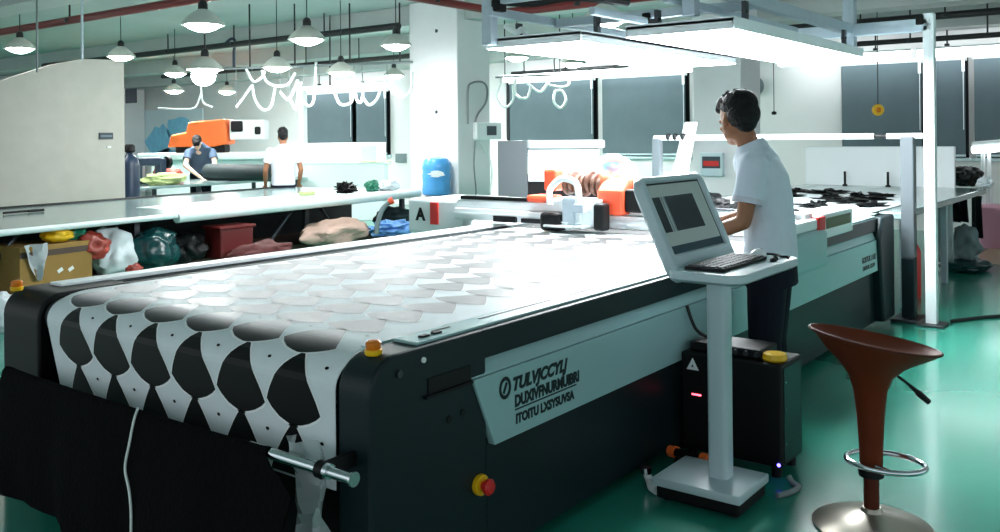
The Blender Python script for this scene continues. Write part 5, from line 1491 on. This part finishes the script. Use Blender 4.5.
# ================================================================== FAR TABLE AT THE RIGHT
ft = thing('run_off_table', 'grey topped run off table behind the aluminium floor post', 'table', (9.7, 2.9, 0))
bm = BM(); box(bm, (7.9, 1.86, 0.79), (11.75, 3.95, 0.85), 0.01); obj('tabletop', bm, K['table_grey'], ft)
for x in (8.3, 9.9, 11.55):
    for y in (1.95, 3.85):
        bm = BM(); box(bm, (x - 0.03, y - 0.03, 0), (x + 0.03, y + 0.03, 0.79), 0.005); obj('leg', bm, K['alu'], ft)
bd = thing('white_board', 'large upright white board at the far end of the run off table', 'board', (11.85, 3.1, 0))
bm = BM(); box(bm, (11.8, 2.2, 0.78), (11.86, 3.97, 1.335), 0.01); obj('board_face', bm, K['white'], bd)
for y in (2.3, 3.85):
    bm = BM(); box(bm, (11.81, y - 0.03, 0), (11.85, y + 0.03, 0.8), 0.004); obj('leg', bm, K['alu'], bd)
for i, px in enumerate((845, 888)):
    p = at_x(px, 190, 11.6); bm = BM(); cyl(bm, (11.6, p.y, 0.851), (11.6, p.y, 1.03), 0.015, seg=8); cyl(bm, (11.6, p.y, 0.851), (11.6, p.y, 0.87), 0.03, seg=12); o = obj('stop_pin', bm, K['black'], None, True); pivot(o, (11.6, p.y, 0.851))
    tag(o, ['black upright pin before the white board, the left one nearer the operator', 'black upright pin before the white board, right one beside the grey post'][i], 'pin', 'pins before the white board')
bag('cloth_bundle', 968, 178, 11.0, (0.3, 0.16, 0.13), 'black', 'black cloth bundle on the far end of the run off table', 'cloth', seed=41, onz=0.851)
bag('plastic_bag', 985, 181, 10.6, (0.1, 0.08, 0.07), 'whitebag', 'crumpled white bag next to the black cloth bundle', seed=42, amp=0.5, freq=6, onz=0.851)
# desk lamp with two posts at the right edge
t = thing('bench_lamp', 'white bench lamp bar on twin posts at the right edge', 'lamp', (13.0, 2.4, 0))
p = at_d(990, 148, 11.9)
bm = BM(); a, b = at_d(973, 150, 12.0), at_d(1012, 147, 11.6); tube(bm, [a, b], 0.05, 10); obj('lamp_bar', bm, K['strip_light'], t, True)
bm = BM(); tube(bm, [a + Vector((0, 0, 0.07)), b + Vector((0, 0, 0.07))], 0.04, 8); obj('lamp_cover', bm, K['white'], t, True)
for px in (983, 989):
    q = at_d(px, 150, 11.9); bm = BM(); cyl(bm, (q.x, q.y, 0), q, 0.025, seg=10); obj('lamp_post', bm, K['white'], t, True)
# stored things under the run off table
def hung(px0, px1, yt, yb_, d, mk, label, seed):
    bm = BM()
    gr = []
    for k in range(8):
        v = k / 7
        row = []
        for j in range(9):
            w = j / 8
            q = at_d(px0 + (px1 - px0) * w, yt + (yb_ - yt) * v, d)
            row.append(q + Vector((FW.x, FW.y, 0)) * (0.05 * math.sin(w * 11 + seed) * (0.4 + v)) )
        gr.append(row)
    vr = [[bm.verts.new(q) for q in r] for r in gr]
    for a, b in zip(vr, vr[1:]):
        for j in range(8): bm.faces.new((a[j], a[j + 1], b[j + 1], b[j]))
    bmesh.ops.solidify(bm, geom=bm.faces[:], thickness=0.015)
    o = obj('hanging_cloth', bm, K[mk], None, True, angle=2); pivot(o, at_d((px0 + px1) / 2, yt, d)); return tag(o, label, 'cloth')
hung(936, 952, 201, 262, 9.2, 'white', 'pale cloth hanging from the table edge right of the floor post', 1)
hung(954, 968, 199, 222, 9.6, 'black', 'black cloth hanging from the table edge', 2)
hung(972, 983, 196, 238, 10.2, 'rolldark', 'dark green cloth hanging near the table end', 3)
bag('cloth_bundle', 966, 238, 9.9, (0.16, 0.14, 0.2), 'greycloth', 'grey blue cloth bundle under the run off table', 'cloth', seed=43, onz=0.12)
bag('plastic_bag', 965, 262, 9.9, (0.34, 0.25, 0.07), 'tealbag', 'flat dark teal bag on the floor under the run off table', seed=44, onz=0.0, amp=0.2)
p = at_z(917, 262, 0.0)
t = thing('fire_extinguisher', 'red fire extinguisher behind the grey feed rail post', 'extinguisher', (8.75, 2.05, 0))
q = at_d(912, 250, 8.3); q.z = 0
t.location = q
bm = BM(); lathe(bm, [(0.0, 0.0), (0.07, 0.0), (0.075, 0.02), (0.075, 0.42), (0.05, 0.48), (0.02, 0.5), (0, 0.5)], 20, q); obj('cylinder_body', bm, K['red'], t, True)
bm = BM(); lathe(bm, [(0.02, 0.5), (0.025, 0.53), (0.0, 0.54)], 12, q); box(bm, q + Vector((-0.06, -0.015, 0.53)), q + Vector((0.06, 0.015, 0.56)), 0.006); obj('valve', bm, K['black'], t, True)
p = at_d(993, 222, 11.8); p.z = 0
t = thing('pink_bin', 'pink plastic bin on the beige floor at the right edge', 'bin', p)
bm = BM(); rings(bm, [rrect(p.x, p.y, 0.14, 0.14, 0.04, 0.0), rrect(p.x, p.y, 0.17, 0.17, 0.05, 0.5)]); obj('bin_body', bm, K['pinkbox'], t, True)
bm = BM(); rings(bm, [rrect(p.x, p.y, 0.18, 0.18, 0.05, 0.5), rrect(p.x, p.y, 0.18, 0.18, 0.05, 0.53), rrect(p.x, p.y, 0.15, 0.15, 0.04, 0.56)]); obj('bin_lid', bm, K['pinkbox'], t, True)
wire('cable', [(7.85, 1.5, 0.012), (8.3, 1.2, 0.012), (8.6, 0.7, 0.012), (8.7, 0.2, 0.012), (8.6, -0.5, 0.012)], 0.014, 'cable_black', 'black cable on the green floor running right from the floor post')
